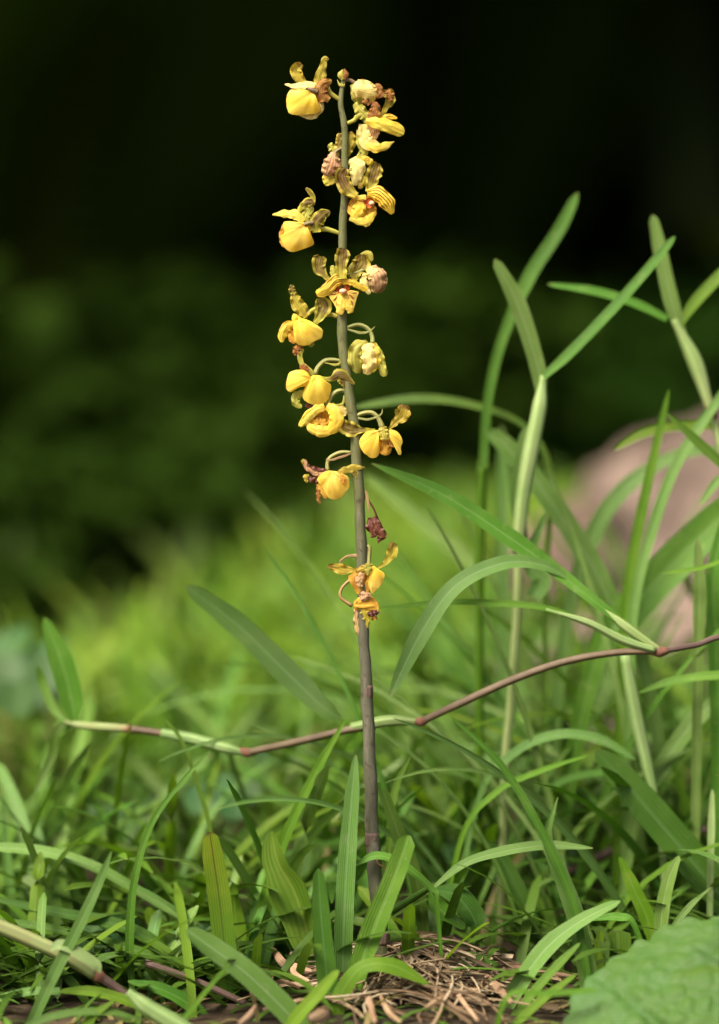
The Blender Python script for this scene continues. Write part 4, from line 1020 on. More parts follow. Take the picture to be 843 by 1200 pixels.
zones = [
    # (px range, depth range, count, min, max length, label, group)
    ((470, 600), (0.05, 0.18), 9, 0.06, 0.12, 'low green grass tuft between the orchid and the forked culm', 'grass tufts beside the forked culm'),
    ((600, 730), (0.05, 0.18), 9, 0.06, 0.12, 'low green grass tuft under the rising brown runner', 'grass tufts under the brown runner'),
    ((730, 900), (0.05, 0.18), 9, 0.06, 0.12, 'low green grass tuft behind the broad dark bluish blade', 'grass tufts behind the bluish blade'),
    ((450, 660), (0.18, 0.40), 12, 0.08, 0.17, 'taller grass tuft behind the forked upright culm', 'grass tufts behind the culms'),
    ((660, 900), (0.18, 0.40), 17, 0.08, 0.17, 'taller grass tuft growing before the pink boulder', 'grass tufts before the boulder'),
    ((-40, 110), (0.04, 0.18), 10, 0.05, 0.095, 'low grass tuft behind the thick pale runner', 'grass tufts behind the pale runner'),
    ((110, 260), (0.04, 0.18), 10, 0.05, 0.095, 'low grass tuft around the thread thin curling blade', 'grass tufts round the curling blade'),
    ((260, 410), (0.04, 0.18), 10, 0.05, 0.095, 'low grass tuft behind the boat shaped olive leaf', 'grass tufts behind the olive leaf'),
    ((-60, 200), (0.18, 0.45), 17, 0.05, 0.085, 'soft grass tuft in the lawn near the round leaved weeds', 'grass tufts near the weeds'),
    ((200, 460), (0.18, 0.45), 17, 0.06, 0.115, 'soft grass tuft in the lawn behind the brown runner', 'grass tufts in the lawn'),
    ((480, 860), (-0.02, 0.05), 5, 0.03, 0.06, 'small grass sprout low among the litter beside the straw heap', 'grass sprouts right of the straw'),
    ((-30, 330), (-0.04, 0.04), 6, 0.03, 0.06, 'small grass sprout low beside the thick pale runner', 'grass sprouts by the pale runner'),
]
for (px, dr, cnt, l0, l1, lab, grp) in zones:
    for i in range(cnt):
        d = random.uniform(*dr)
        x = (random.uniform(*px) - 421.5) * MM * (1 + d)
        make_tuft((x, d), random.randint(4, 6), l0, l1, lab, grp,
                  ['green', 'green', 'bright', 'grey', 'dark'])

def long_blade(px, d, ln, w, az, th0, th1, label, group, mat):
    x = (px - 421.5) * MM * (1 + d)
    loc = Vector((x, d - 0.015, 0)); loc.z = ground_z(loc.x, loc.y) - 0.003
    e = empty('grass_blade_shoot', loc, label.replace('blade', ADJ[mat] + ' blade', 1) + (' bent toward the boulder' if math.cos(az) > 0 else ' bent away from the boulder'), 'grass', group)  # holds one lone grass blade
    pts, wid = tuft_blade(loc, az, ln, w, th0, th1, 20)
    wid = [q * (1.15 - 0.65 * (i / 20) ** 1.5) for i, q in enumerate(wid)]
    V, Fc, UV = sheet_geo(pts, wid, 4, vee=0.3, rag=0.05, seed=px * 0.1, lift=0.7, twist=random.uniform(-0.7, 0.7))
    mesh_obj('leaf_blade', V, Fc, M[mat], e, loc, UV)


for i in range(56):
    d = random.uniform(0.03, 0.22)
    long_blade(random.uniform(490, 880), d, random.uniform(0.10, 0.20), random.uniform(0.0020, 0.0040), random.choice([0.0, 3.14]) + random.uniform(-0.9, 0.9),
               random.uniform(0.05, 0.7), random.uniform(0.7, 2.1), 'long thin blade by the upright culms', 'long blades round the culms',
               random.choice(['green', 'bright', 'grey', 'grey', 'green', 'dark']))
for i in range(22):
    d = random.uniform(0.05, 0.16)
    long_blade(random.uniform(640, 900), d, random.uniform(0.13, 0.19), random.uniform(0.0022, 0.0038), random.choice([0.0, 3.14]) + random.uniform(-0.5, 0.5),
               random.uniform(0.0, 0.25), random.uniform(0.4, 1.5), 'tall slender blade rising among the culms', 'tall blades among the culms',
               random.choice(['green', 'bright', 'grey', 'grey', 'green']))
for i in range(16):
    d = random.uniform(0.04, 0.2)
    long_blade(random.uniform(0, 400), d, random.uniform(0.07, 0.12), random.uniform(0.0022, 0.004), random.uniform(0, 6.28),
               random.uniform(0.05, 0.7), random.uniform(0.7, 2.1), 'long thin blade under the brown runner', 'long blades under the runner',
               random.choice(['green', 'bright', 'grey', 'pale']))

# ------------------------------------------------------------------ lawn (uncountable)
def lawn(name, label, n, xr, yr, lr, wr, seg, cols, dens=None, th=(0.1, 0.5, 0.6, 1.6), keep=None):
    x = RNG.uniform(*xr, n); y = RNG.uniform(*yr, n)
    if keep is not None:
        k = keep(x, y); x, y = x[k], y[k]
    n = len(x)
    z = np.array([ground_z(a, b) for a, b in zip(x, y)]) - 0.003
    az = RNG.uniform(0, 2 * np.pi, n)
    ln = RNG.uniform(*lr, n); wd = RNG.uniform(*wr, n)
    t0 = RNG.uniform(th[0], th[1], n); t1 = RNG.uniform(th[2], th[3], n)
    tw = RNG.uniform(-0.6, 0.6, n)
    dx, dy = np.cos(az), np.sin(az)
    sx, sy = -np.sin(az + tw), np.cos(az + tw)
    P0 = np.stack([x, y, z], 1)
    V = np.zeros((n, seg + 1, 3, 3), dtype=np.float32)
    UVs = np.zeros((n, seg + 1, 3, 2), dtype=np.float32)
    p = P0.copy()
    for i in range(seg + 1):
        t = i / seg
        prof = (0.6 + 0.4 * min(1, 3 * t)) * (1 - 0.2 * t) * (0.25 if i == seg else 1)
        h = wd * 0.5 * prof
        for j, s in enumerate((-1, 0, 1)):
            V[:, i, j, 0] = p[:, 0] + sx * h * s
            V[:, i, j, 1] = p[:, 1] + sy * h * s
            V[:, i, j, 2] = p[:, 2] + (0.25 * h * abs(s))
            UVs[:, i, j] = (j / 2, t)
        tt = t0 + (t1 - t0) * (i + 0.5) / seg
        p = p + np.stack([dx * np.sin(tt), dy * np.sin(tt), np.cos(tt)], 1) * (ln / seg)[:, None]
    base = np.arange(n)[:, None, None] * ((seg + 1) * 3)
    q = []
    for i in range(seg):
        for j in range(2):
            a = i * 3 + j
            q.append((a, a + 1, a + 4, a + 3))
    q = np.array(q)[None]
    F = (base + q).reshape(-1, 4)
    me = bpy.data.meshes.new(name)
    nv, nf = n * (seg + 1) * 3, len(F)
    me.vertices.add(nv); me.vertices.foreach_set('co', V.reshape(-1))
    me.loops.add(nf * 4); me.loops.foreach_set('vertex_index', F.reshape(-1).astype(np.int32))
    me.polygons.add(nf); me.polygons.foreach_set('loop_start', np.arange(0, nf * 4, 4, dtype=np.int32))
    me.update(calc_edges=True)
    me.polygons.foreach_set('use_smooth', np.ones(nf, dtype=bool))
    ul = me.uv_layers.new(name='UVMap')
    ul.data.foreach_set('uv', UVs.reshape(-1, 2)[F.reshape(-1)].reshape(-1))
    cols = np.array(cols)
    c = cols[RNG.integers(0, len(cols), n)] * RNG.uniform(0.75, 1.25, (n, 1))
    ca = me.color_attributes.new('Col', 'FLOAT_COLOR', 'POINT')
    cc = np.ones((n, (seg + 1) * 3, 4), dtype=np.float32); cc[:, :, :3] = c[:, None, :]
    ca.data.foreach_set('color', cc.reshape(-1))
    me.materials.append(M['lawn'])
    o = bpy.data.objects.new(name, me); COL.objects.link(o)
    props(o, label, 'grass', kind='stuff')
    return o


GC = [(0.055, 0.14, 0.011), (0.076, 0.175, 0.011), (0.12, 0.215, 0.015), (0.095, 0.185, 0.04), (0.036, 0.095, 0.011), (0.25, 0.18, 0.08)]
def keep_near(x, y):
    k = ~(((x - 0.02) / 0.05) ** 2 + ((y + 0.02) / 0.05) ** 2 < 1)
    low = (np.abs(x) < 0.17) & (y < 0.05)
    return k & ~((np.abs(x) < 0.16) & (y < -0.045)) & ~(low & (np.sin(x * 9173 + y * 5311) > -0.35))
lawn('grass', 'short tangled grass covering the ground round the orchid', 1700, (-0.45, 0.5), (-0.40, 0.5), (0.045, 0.11), (0.0025, 0.0052), 8, GC, keep=keep_near, th=(0.1, 0.9, 1.0, 2.3))
def keep_lawn(x, y):
    edge = 0.44 + 0.95 * np.clip((x + 0.21) / 0.23, -0.1, 1.05)
    return (y < edge + 0.07 * np.sin(x * 23) + 0.05 * np.sin(x * 51 + 1))
lawn('lawn_grass', 'blurred bright green lawn rising behind the orchid', 20000, (-1.0, 1.3), (0.40, 1.6), (0.045, 0.085), (0.004, 0.009), 4,
     [(0.15, 0.29, 0.015), (0.185, 0.33, 0.02), (0.12, 0.26, 0.018), (0.24, 0.345, 0.035), (0.135, 0.28, 0.05)], keep=keep_lawn)
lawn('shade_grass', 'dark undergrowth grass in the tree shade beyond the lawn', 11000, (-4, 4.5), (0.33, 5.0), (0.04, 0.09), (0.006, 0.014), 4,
     [(0.022, 0.045, 0.006), (0.03, 0.05, 0.007), (0.025, 0.042, 0.008)], keep=lambda x, y: ~keep_lawn(x, y + 0.05))  # blade colours darkened so the tree shade reads deeper

lawn('creeping_grass', 'low dark creeping grass on the bare soil by the pale runner', 260, (-0.17, -0.02), (-0.022, 0.06), (0.03, 0.07), (0.003, 0.006), 8,
     [(0.04, 0.10, 0.010), (0.065, 0.145, 0.011), (0.03, 0.075, 0.010)], th=(0.4, 1.2, 1.2, 2.2))
lawn('creeping_grass', 'low dark creeping grass on the soil under the crinkled leaf', 150, (0.055, 0.17), (-0.01, 0.06), (0.03, 0.07), (0.003, 0.006), 8,
     [(0.04, 0.10, 0.010), (0.065, 0.145, 0.011), (0.03, 0.075, 0.010)], th=(0.4, 1.2, 1.2, 2.2))

lawn('seedling_grass', 'tiny grass seedlings scattered over the bare soil', 650, (-0.17, 0.17), (-0.10, -0.02), (0.008, 0.022), (0.0015, 0.003), 5,
     [(0.05, 0.13, 0.015), (0.08, 0.18, 0.016), (0.3, 0.2, 0.1)], th=(0.4, 1.3, 1.2, 2.2))

# ------------------------------------------------------------------ straw heap at the foot
def straw_geo(c, az, ln, r, lift, bend, roll):
    pts = []
    n = 7
    for i in range(n + 1):
        t = i / n - 0.5
        a = az + bend * t
        pts.append(Vector((c.x + math.cos(a) * ln * t, c.y + math.sin(a) * ln * t * 0.9, c.z + lift * math.sin((t + 0.5) * math.pi) + roll * t)))
    return pts


def straws():
    V, Fc, UV, CC = [], [], [], []
    for k in range(760):
        u = random.gauss(0, 1); v = random.gauss(0, 1)
        x = 0.018 + u * 0.0155; y = -0.012 + v * 0.012
        h = 0.010 * math.exp(-((x - 0.022) / 0.03) ** 2 - ((y + 0.008) / 0.028) ** 2) * random.random()
        c = Vector((x, y, ground_z(x, y) + 0.001 + h))
        pts = straw_geo(c, random.uniform(0, 3.14), random.uniform(0.015, 0.05), 0, random.uniform(0.0, 0.006), random.uniform(-2.2, 2.2), random.uniform(-0.006, 0.006))
        for p in pts: p.z = max(p.z, ground_z(p.x, p.y) + 0.0004)
        r = random.uniform(0.0002, 0.0005)
        a, b, c2 = tube_geo(pts, [r] * len(pts), 5) if random.random() < 0.6 else sheet_geo(pts, [r * random.uniform(2.5, 4.5)] * len(pts), 2, vee=0.5, twist=random.uniform(-1, 1))
        o = len(V)
        V += a; Fc += [tuple(i + o for i in f) for f in b]; UV += c2
        cs_ = random.choice([(0.46, 0.37, 0.24), (0.30, 0.22, 0.12), (0.17, 0.11, 0.06), (0.08, 0.055, 0.03), (0.36, 0.27, 0.16)])
        CC += [(*cs_, 1.0)] * len(a)
    ob = mesh_obj('dry_straw', V, Fc, M['straw_mix'], None, Vector((0, 0, 0)), UV)
    ca = ob.data.color_attributes.new('Col', 'FLOAT_COLOR', 'POINT')
    ca.data.foreach_set('color', np.array(CC, dtype=np.float32).ravel())
    props(ob, 'heap of dry brown straw around the orchid stem foot', 'straw', kind='stuff')


straws()
sg = 'loose dry strands lying on the straw heap'
for pts, w, lab in [
    ([(500, 1110), (525, 1150), (560, 1196)], 5, 'long pale dry strand lying straight across the straw heap'),
    ([(425, 1140), (432, 1170), (440, 1198)], 6, 'pale dry strand hanging just before the orchid foot'),
    ([(445, 1165), (455, 1185), (470, 1198)], 5, 'short curved dry strand leaning on the orchid foot'),
    ([(320, 1112), (332, 1128), (352, 1136), (368, 1140)], 9, 'thick curled dry strand beneath the boat shaped leaf'),
    ([(342, 1116), (345, 1140), (362, 1150)], 6, 'looped dry strand under the thick curled one'),
    ([(300, 1150), (315, 1158), (330, 1150), (352, 1158)], 5, 'wavy dry strand left of the upright tuft'),
    ([(300, 1178), (292, 1190), (280, 1200)], 5, 'tan dry thread beside the purplish stem'),
    ([(362, 1195), (378, 1188), (382, 1180)], 12, 'broad dry flake by the upright tuft'),
    ([(545, 1130), (575, 1150), (600, 1175)], 8, 'broad dry blade scrap at the right of the straw heap'),
    ([(500, 1180), (530, 1165), (560, 1160)], 7, 'flat dry scrap across the straw heap top')]:
    cs = catmull([(*P(x, y, -0.012 - 0.0009 * (y - 1150)),) for x, y in pts], 12)
    ctr = [Vector(c) for c in cs]
    for c in ctr: c.z = max(c.z, ground_z(c.x, c.y) + 0.002)
    wl = [w * MM * (0.6 + 0.6 * math.sin(math.pi * i / 12)) for i in range(13)]
    V, Fc, UV = sheet_geo(ctr, wl, 4, cup=0.9, ruffle=0.1, rag=0.2, seed=w + pts[0][0])
    o = mesh_obj('dry_strand', V, Fc, M['straw'], None, ctr[0], UV)
    props(o, lab, 'dry strand')

# ------------------------------------------------------------------ crinkled leaf at the lower right
def crinkled():
    d = -0.075
    b = NB('crinkled_leaf')
    obj = b.n('TexCoord').outputs['Object']
    uv = b.n('UVMap').outputs[0]
    nz = b.noise(obj, 120, 4)
    a = b.n('Attribute', attribute_name='vein')
    col = b.mix(nz, (0.048, 0.118, 0.014), (0.070, 0.145, 0.022))
    col = b.mix(b.math('MULTIPLY', a.outputs['Fac'], 0.6), col, (0.045, 0.115, 0.022))
    col = b.mix(b.ramp(b.noise(obj, 45, 3), 0.5, 0.7), col, (0.06, 0.14, 0.03))
    pr = b.n('BsdfPrincipled'); b.put(pr.inputs['Base Color'], col); pr.inputs['Roughness'].default_value = 0.6
    pr.inputs['Specular IOR Level'].default_value = 0.3
    bp = b.n('Bump'); bp.inputs['Strength'].default_value = 0.4; bp.inputs['Distance'].default_value = 0.0008
    b.put(bp.inputs['Height'], b.noise(obj, 700, 3)); b.put(pr.inputs['Normal'], bp.outputs[0])
    tr = b.n('BsdfTranslucent'); b.put(tr.inputs[0], col)
    mx = b.n('MixShader'); mx.inputs[0].default_value = 0.2
    b.put(mx.inputs[1], pr.outputs[0]); b.put(mx.inputs[2], tr.outputs[0]); b.put(b.out.inputs[0], mx.outputs[0])
    C = P(838, 1222, d)
    R = 178 * MM * (1 + d)
    # leaf plane: faces up and toward the camera
    N = Vector((-0.15, -0.72, 0.70)).normalized()
    A = Vector((1, 0, 0)); A = (A - N * A.dot(N)).normalized()
    B = N.cross(A)
    nr, na = 46, 150
    V, Fc, UV, vein = [], [], [], []
    dirs = [math.radians(x) for x in (90, 130, 52, 168, 15, 205, -25)]
    root = (0.25, -0.55)
    for i in range(nr + 1):
        r = i / nr
        for j in range(na):
            th = 2 * math.pi * j / na
            cr = 1 + (0.05 * abs(math.sin(th * 16)) + 0.02 * math.sin(th * 7 + 2)) * r ** 4
            heart = 1 - 0.30 * math.exp(-((math.atan2(math.sin(th + 1.35), math.cos(th + 1.35))) / 0.28) ** 2)
            x = math.cos(th) * r * cr * heart; y = math.sin(th) * r * cr * heart * 1.0
            vx, vy = x - root[0], y - root[1]
            ang = math.atan2(vy, vx); rr = math.hypot(vx, vy)
            vn = 0.0
            for q in dirs:
                da = math.atan2(math.sin(ang - q), math.cos(ang - q))
                vn = max(vn, math.exp(-(da * rr / 0.035) ** 2))
            cell = mnoise.cell_vector(Vector((x * 5, y * 5, 0)))
            vo = mnoise.voronoi(Vector((x * 8, y * 8, 1.3)))[0]
            puff = min(1.0, (vo[1] - vo[0]) * 3.0)
            vn2 = max(vn, 0.8 * (1 - min(1, (vo[1] - vo[0]) * 6)))
            h = R * (0.028 * puff - 0.04 * vn - 0.18 * r * r + 0.03 * math.sin(th * 5 + 1) * r ** 2)
            V.append(C + (A * x + B * y) * R + N * h)
            UV.append((x * .5 + .5, y * .5 + .5)); vein.append(vn2)
    for i in range(nr):
        for j in range(na):
            k = (j + 1) % na
            Fc.append((i * na + j, (i + 1) * na + j, (i + 1) * na + k, i * na + k))
    base = Vector((C.x + 0.02, C.y + 0.03, 0)); base.z = ground_z(base.x, base.y)
    e = empty('broadleaf_plant', base, 'broad crinkled round leaf with scalloped edge close to the ground', 'plant')
    o = mesh_obj('leaf', V, Fc, b.m, e, base, UV)
    at = o.data.attributes.new('vein', 'FLOAT', 'POINT')
    at.data.foreach_set('value', np.array(vein, dtype=np.float32))
    rp = C + (A * root[0] + B * root[1]) * R - N * (R * 0.07)
    c = catmull([tuple(base - Vector((0, 0, .004))), tuple(base * 0.5 + rp * 0.5 + Vector((0.006, 0.0, 0))), tuple(rp)], 12)
    V, Fc, UV = tube_geo([Vector(q) for q in c], [0.0013] * 13, 8)
    mesh_obj('petiole', V, Fc, M['PD'], e, base, UV)


crinkled()

# ------------------------------------------------------------------ small round leaved weeds in the lawn
def clover(px, py, d, r, n, label, group=None):
    C = P(px, py, d)
    base = Vector((C.x, C.y + 0.01, 0)); base.z = ground_z(base.x, base.y)
    e = empty('clover', base, label, 'clover', group)
    for k in range(n):
        a = k * 2.1 + px
        p = C + Vector((math.cos(a) * r * 1.1, math.sin(a) * r * 0.8, math.sin(a * 1.7) * r * 0.7))
        N = Vector((random.uniform(-.5, .5), random.uniform(-1.0, -.3), random.uniform(.4, 1))).normalized()
        A = Vector((1, 0, 0)); A = (A - N * A.dot(N)).normalized(); B = N.cross(A)
        V = [p]; UV = [(0.5, 0.0)]
        for i in range(1, 4):
            for j in range(18):
                t = 6.283 * j / 18
                q = i / 3 * r * (1 - 0.18 * math.exp(-((t - 1.57) / 0.35) ** 2))
                V.append(p + A * math.cos(t) * q + B * math.sin(t) * q + N * (0.2 * q * abs(math.cos(t)))); UV.append((0.5 + 0.5 * math.cos(t) * i / 3, i / 3 * 0.9))
        Fc = [(0, 1 + j, 1 + (j + 1) % 18) for j in range(18)]
        for i in range(2):
            for j in range(18):
                a0 = 1 + i * 18 + j; b0 = 1 + i * 18 + (j + 1) % 18
                Fc.append((a0, a0 + 18, b0 + 18, b0))
        lf = mesh_obj('leaf', V, Fc, M['clover'], e, base, UV)
        c = catmull([tuple(base), tuple(base * .4 + p * .6 + Vector((0.002, 0, 0.004))), tuple(p)], 8)
        V, Fc, UV = tube_geo([Vector(q) for q in c], [0.0005] * 9, 6)
        mesh_obj('petiole', V, Fc, M['PD'], e, base, UV)


clover(25, 775, 0.30, 0.011, 4, 'round leaved bluish weed behind the left end of the creeping runner')
clover(45, 800, 0.26, 0.010, 4, 'lower round leaved weed beside the left runner leaf')
cg = 'small round leaved weeds in the lawn'
for (px, py, d) in [(120, 960, .16), (180, 940, .2), (300, 930, .22), (330, 905, .28), (255, 935, .15), (120, 1090, .06), (215, 1115, .03), (560, 1010, .12), (640, 1010, .15), (80, 1120, .03), (165, 1100, 0.05)]:
    clover(px, py, d, 0.007, 3, 'small round leaved weed nestled among the grass blades', cg)

# ------------------------------------------------------------------ rocks
def rock(px, py, d, size, label, seed, sq=(1, 1, 0.8), mat='rock'):
    C = P(px, py, d)
    import bmesh
    bm = bmesh.new()
    bmesh.ops.create_icosphere(bm, subdivisions=5, radius=1)
    for v in bm.verts:
        n = v.co.copy()
        q = n * 1.1 + Vector((seed, seed * 2, 0))
        h = 1 + 0.28 * mnoise.noise(q) + 0.13 * mnoise.noise(q * 2.7) + 0.05 * mnoise.noise(q * 7)
        cellh = mnoise.voronoi(q * 1.3)[0]
        h += 0.18 * (cellh[1] - cellh[0]) - 0.06
        v.co = Vector((n.x * sq[0], n.y * sq[1], n.z * sq[2])) * h * size
    me = bpy.data.meshes.new('rock'); bm.to_mesh(me); bm.free()
    me.polygons.foreach_set('use_smooth', [True] * len(me.polygons))
    me.materials.append(M[mat])
    o = bpy.data.objects.new('rock', me); COL.objects.link(o)
    o.location = C
    props(o, label, 'rock')
    return o


rock(815, 655, 0.78, 0.084, 'large pinkish boulder standing behind the grass culms', 3.3, (1.0, 0.8, 0.95))
rock(668, 690, 0.68, 0.044, 'dark brown stone leaning on the pink boulder', 8.1, (0.9, 0.8, 1.1), 'rock_dark')
rock(800, 790, 0.50, 0.048, 'pale pink rock low in front of the boulder', 5.7, (1.4, 0.8, 0.9))
rock(660, 800, 0.42, 0.036, 'small pale pink stone half hidden in the grass', 12.2, (1.3, 0.9, 0.8))
rock(700, 890, 0.30, 0.024, 'little pink stone among the blades under the runner', 17.9, (1.3, 0.9, 0.8))

# ------------------------------------------------------------------ shaded trees and palms behind
def leaf_cloud(n, centers, radii, size, seed):
    r = np.random.default_rng(seed)
    V = np.zeros((n, 4, 3)); 
    k = r.integers(0, len(centers), n)
    d = r.normal(size=(n, 3)); d /= np.linalg.norm(d, axis=1)[:, None]
    rad = r.uniform(0.25, 1.0, n) ** 0.5
    c = np.array(centers)[k] + d * np.array(radii)[k] * rad[:, None]
    a = r.normal(size=(n, 3)); a[:, 2] *= 0.5; a /= np.linalg.norm(a, axis=1)[:, None]
    b = np.cross(a, r.normal(size=(n, 3))); b /= np.linalg.norm(b, axis=1)[:, None]
    s = r.uniform(0.6, 1.3, n)[:, None] * size
    V[:, 0] = c - a * s; V[:, 1] = c - b * s * 0.42; V[:, 2] = c + a * s; V[:, 3] = c + b * s * 0.42
    return V.reshape(-1, 3)


def cloud_obj(name, V, mat, parent, origin):
    n = len(V) // 4
    me = bpy.data.meshes.new(name)
    me.vertices.add(n * 4); me.vertices.foreach_set('co', (V - np.array(origin)).astype(np.float32).reshape(-1))
    me.loops.add(n * 4); me.loops.foreach_set('vertex_index', np.arange(n * 4, dtype=np.int32))
    me.polygons.add(n); me.polygons.foreach_set('loop_start', np.arange(0, n * 4, 4, dtype=np.int32))
    me.update(calc_edges=True)
    ul = me.uv_layers.new(name='UVMap')
    ul.data.foreach_set('uv', np.tile(np.array([0.5, 0, 0, 0.5, 0.5, 1, 1, 0.5], dtype=np.float32), n))
    me.materials.append(mat)
    o = bpy.data.objects.new(name, me); COL.objects.link(o); o.parent = parent
    return o


def tree(x, y, trunk_r, h, crown, label, seed, nleaf=5000, size=0.11, lean=0.0):
    base = Vector((x, y, ground_z(x, y)))
    e = empty('tree', base, label, 'tree')
    rr = random.Random(seed)
    pts = [base + Vector((lean * t * h + 0.05 * math.sin(t * 5 + seed), 0.04 * math.cos(t * 4 + seed), h * t - 0.1)) for t in [i / 14 for i in range(15)]]
    V, Fc, UV = tube_geo(pts, [trunk_r * (1.35 - 0.75 * i / 14 + (0.5 if i == 0 else 0)) for i in range(15)], 14)
    tr = mesh_obj('trunk', V, Fc, M['bark'], e, base, UV)
    cen, rad = [], []
    for k in range(9):
        a = k * 2.4 + seed
        q = pts[-1] + Vector((math.cos(a) * crown * 0.6, math.sin(a) * crown * 0.6, rr.uniform(-0.25, 0.5) * crown))
        cen.append(tuple(q)); rad.append((crown * .62, crown * .62, crown * .38))
        s = pts[rr.randint(8, 13)]
        c = catmull([tuple(s), tuple(s * .5 + q * .5 + Vector((0, 0, .15))), tuple(q)], 8)
        V, Fc, UV = tube_geo([Vector(v) for v in c], [trunk_r * (0.4 - 0.035 * i) for i in range(9)], 8)
        mesh_obj('limb', V, Fc, M['bark'], tr, base, UV)
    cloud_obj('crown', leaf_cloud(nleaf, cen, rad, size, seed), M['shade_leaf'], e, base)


tree(-0.62, 4.4, 0.12, 3.0, 2.4, 'mossy tree trunk rising straight in the shade behind the orchid', 1, 9000)
tree(1.35, 4.4, 0.10, 3.2, 2.4, 'dark tree standing right of the mossy trunk', 2, 9000, lean=0.06)
tree(-1.9, 3.1, 0.14, 2.6, 1.9, 'thick dark tree far to the left of the mossy trunk', 3, 9000)
tree(3.3, 4.2, 0.13, 3.0, 2.5, 'thick dark tree far behind the boulder', 4, 9000)
tree(0.2, 7.4, 0.15, 4.6, 2.6, 'tall dark tree on the slope behind the other trunks', 5, 7000, lean=-0.03)

tree(-0.95, 2.75, 0.07, 1.8, 1.5, 'added low tree blocking skylight in front of the mossy trunk', 6, 6000, lean=-0.05)  # low trees here are added; their crowns keep skylight off the shrubs
tree(1.7, 2.7, 0.07, 1.8, 1.4, 'added low tree blocking skylight behind the boulder', 7, 6000, lean=0.04)
tree(0.45, 3.0, 0.06, 1.8, 1.3, 'slender low tree added for shade between the other low ones', 8, 5000)


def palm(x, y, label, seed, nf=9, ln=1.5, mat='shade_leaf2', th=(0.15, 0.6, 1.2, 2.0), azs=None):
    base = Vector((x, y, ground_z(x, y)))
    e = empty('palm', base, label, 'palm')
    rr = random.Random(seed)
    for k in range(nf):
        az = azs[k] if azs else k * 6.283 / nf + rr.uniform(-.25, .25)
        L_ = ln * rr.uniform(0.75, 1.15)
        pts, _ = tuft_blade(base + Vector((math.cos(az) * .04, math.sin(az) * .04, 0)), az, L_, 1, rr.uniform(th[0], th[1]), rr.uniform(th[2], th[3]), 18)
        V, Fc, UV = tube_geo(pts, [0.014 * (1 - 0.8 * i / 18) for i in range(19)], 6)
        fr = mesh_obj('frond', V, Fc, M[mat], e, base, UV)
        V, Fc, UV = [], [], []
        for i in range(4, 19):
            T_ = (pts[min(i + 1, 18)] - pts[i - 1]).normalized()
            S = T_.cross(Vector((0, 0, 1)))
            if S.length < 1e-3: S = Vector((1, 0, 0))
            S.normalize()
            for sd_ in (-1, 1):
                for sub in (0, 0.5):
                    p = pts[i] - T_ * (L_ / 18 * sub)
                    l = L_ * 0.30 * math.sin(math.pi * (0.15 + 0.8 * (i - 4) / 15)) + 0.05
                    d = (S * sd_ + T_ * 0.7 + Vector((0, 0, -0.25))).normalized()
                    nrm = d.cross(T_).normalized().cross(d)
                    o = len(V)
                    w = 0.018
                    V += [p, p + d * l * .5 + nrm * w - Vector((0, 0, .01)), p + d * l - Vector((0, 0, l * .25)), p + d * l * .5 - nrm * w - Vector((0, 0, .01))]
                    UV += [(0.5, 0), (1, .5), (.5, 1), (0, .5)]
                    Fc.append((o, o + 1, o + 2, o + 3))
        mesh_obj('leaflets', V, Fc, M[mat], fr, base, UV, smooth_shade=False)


palm(-0.45, 2.2, 'young upright palm at the left rim of the clearing', 21, 12, 1.0, th=(0.0, 0.3, 0.4, 1.0))
palm(0.05, 2.9, 'tall upright palm straight behind the orchid spike', 23, 11, 1.3, th=(0.0, 0.35, 0.5, 1.3))
palm(0.95, 3.1, 'young arching palm beyond the boulder', 22, 10, 0.8, th=(0.4, 0.8, 1.2, 1.9))
palm(1.0, 3.6, 'arching palm clump in the shade behind the boulder', 11, 11, 1.5)
palm(-1.1, 4.0, 'dark palm clump left of the mossy trunk', 12, 9, 1.4)
palm(0.25, 5.0, 'upright palm clump deep in the shade behind the spike', 13, 9, 1.7)
palm(2.2, 4.3, 'wide palm clump beyond the boulder at the forest edge', 14, 10, 1.6)
palm(-2.1, 4.4, 'palm clump at the left forest edge', 15, 9, 1.5)


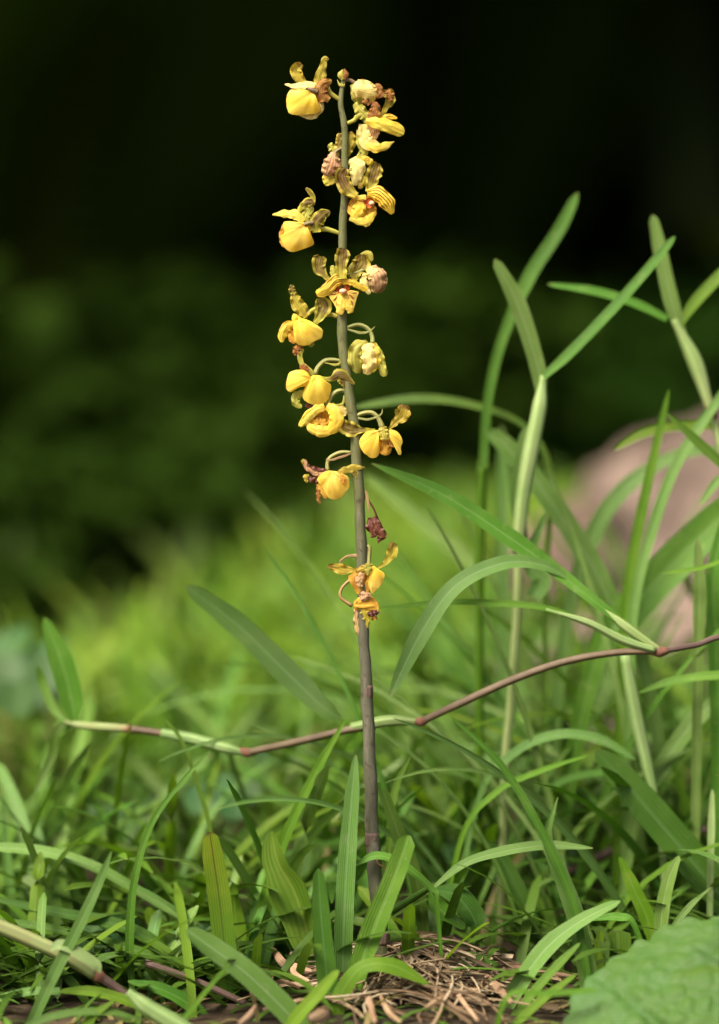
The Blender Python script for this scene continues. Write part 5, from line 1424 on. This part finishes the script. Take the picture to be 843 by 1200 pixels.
def shrub(x, y, r, h, label, seed, mat='shade_leaf', n=1800, size=0.06):
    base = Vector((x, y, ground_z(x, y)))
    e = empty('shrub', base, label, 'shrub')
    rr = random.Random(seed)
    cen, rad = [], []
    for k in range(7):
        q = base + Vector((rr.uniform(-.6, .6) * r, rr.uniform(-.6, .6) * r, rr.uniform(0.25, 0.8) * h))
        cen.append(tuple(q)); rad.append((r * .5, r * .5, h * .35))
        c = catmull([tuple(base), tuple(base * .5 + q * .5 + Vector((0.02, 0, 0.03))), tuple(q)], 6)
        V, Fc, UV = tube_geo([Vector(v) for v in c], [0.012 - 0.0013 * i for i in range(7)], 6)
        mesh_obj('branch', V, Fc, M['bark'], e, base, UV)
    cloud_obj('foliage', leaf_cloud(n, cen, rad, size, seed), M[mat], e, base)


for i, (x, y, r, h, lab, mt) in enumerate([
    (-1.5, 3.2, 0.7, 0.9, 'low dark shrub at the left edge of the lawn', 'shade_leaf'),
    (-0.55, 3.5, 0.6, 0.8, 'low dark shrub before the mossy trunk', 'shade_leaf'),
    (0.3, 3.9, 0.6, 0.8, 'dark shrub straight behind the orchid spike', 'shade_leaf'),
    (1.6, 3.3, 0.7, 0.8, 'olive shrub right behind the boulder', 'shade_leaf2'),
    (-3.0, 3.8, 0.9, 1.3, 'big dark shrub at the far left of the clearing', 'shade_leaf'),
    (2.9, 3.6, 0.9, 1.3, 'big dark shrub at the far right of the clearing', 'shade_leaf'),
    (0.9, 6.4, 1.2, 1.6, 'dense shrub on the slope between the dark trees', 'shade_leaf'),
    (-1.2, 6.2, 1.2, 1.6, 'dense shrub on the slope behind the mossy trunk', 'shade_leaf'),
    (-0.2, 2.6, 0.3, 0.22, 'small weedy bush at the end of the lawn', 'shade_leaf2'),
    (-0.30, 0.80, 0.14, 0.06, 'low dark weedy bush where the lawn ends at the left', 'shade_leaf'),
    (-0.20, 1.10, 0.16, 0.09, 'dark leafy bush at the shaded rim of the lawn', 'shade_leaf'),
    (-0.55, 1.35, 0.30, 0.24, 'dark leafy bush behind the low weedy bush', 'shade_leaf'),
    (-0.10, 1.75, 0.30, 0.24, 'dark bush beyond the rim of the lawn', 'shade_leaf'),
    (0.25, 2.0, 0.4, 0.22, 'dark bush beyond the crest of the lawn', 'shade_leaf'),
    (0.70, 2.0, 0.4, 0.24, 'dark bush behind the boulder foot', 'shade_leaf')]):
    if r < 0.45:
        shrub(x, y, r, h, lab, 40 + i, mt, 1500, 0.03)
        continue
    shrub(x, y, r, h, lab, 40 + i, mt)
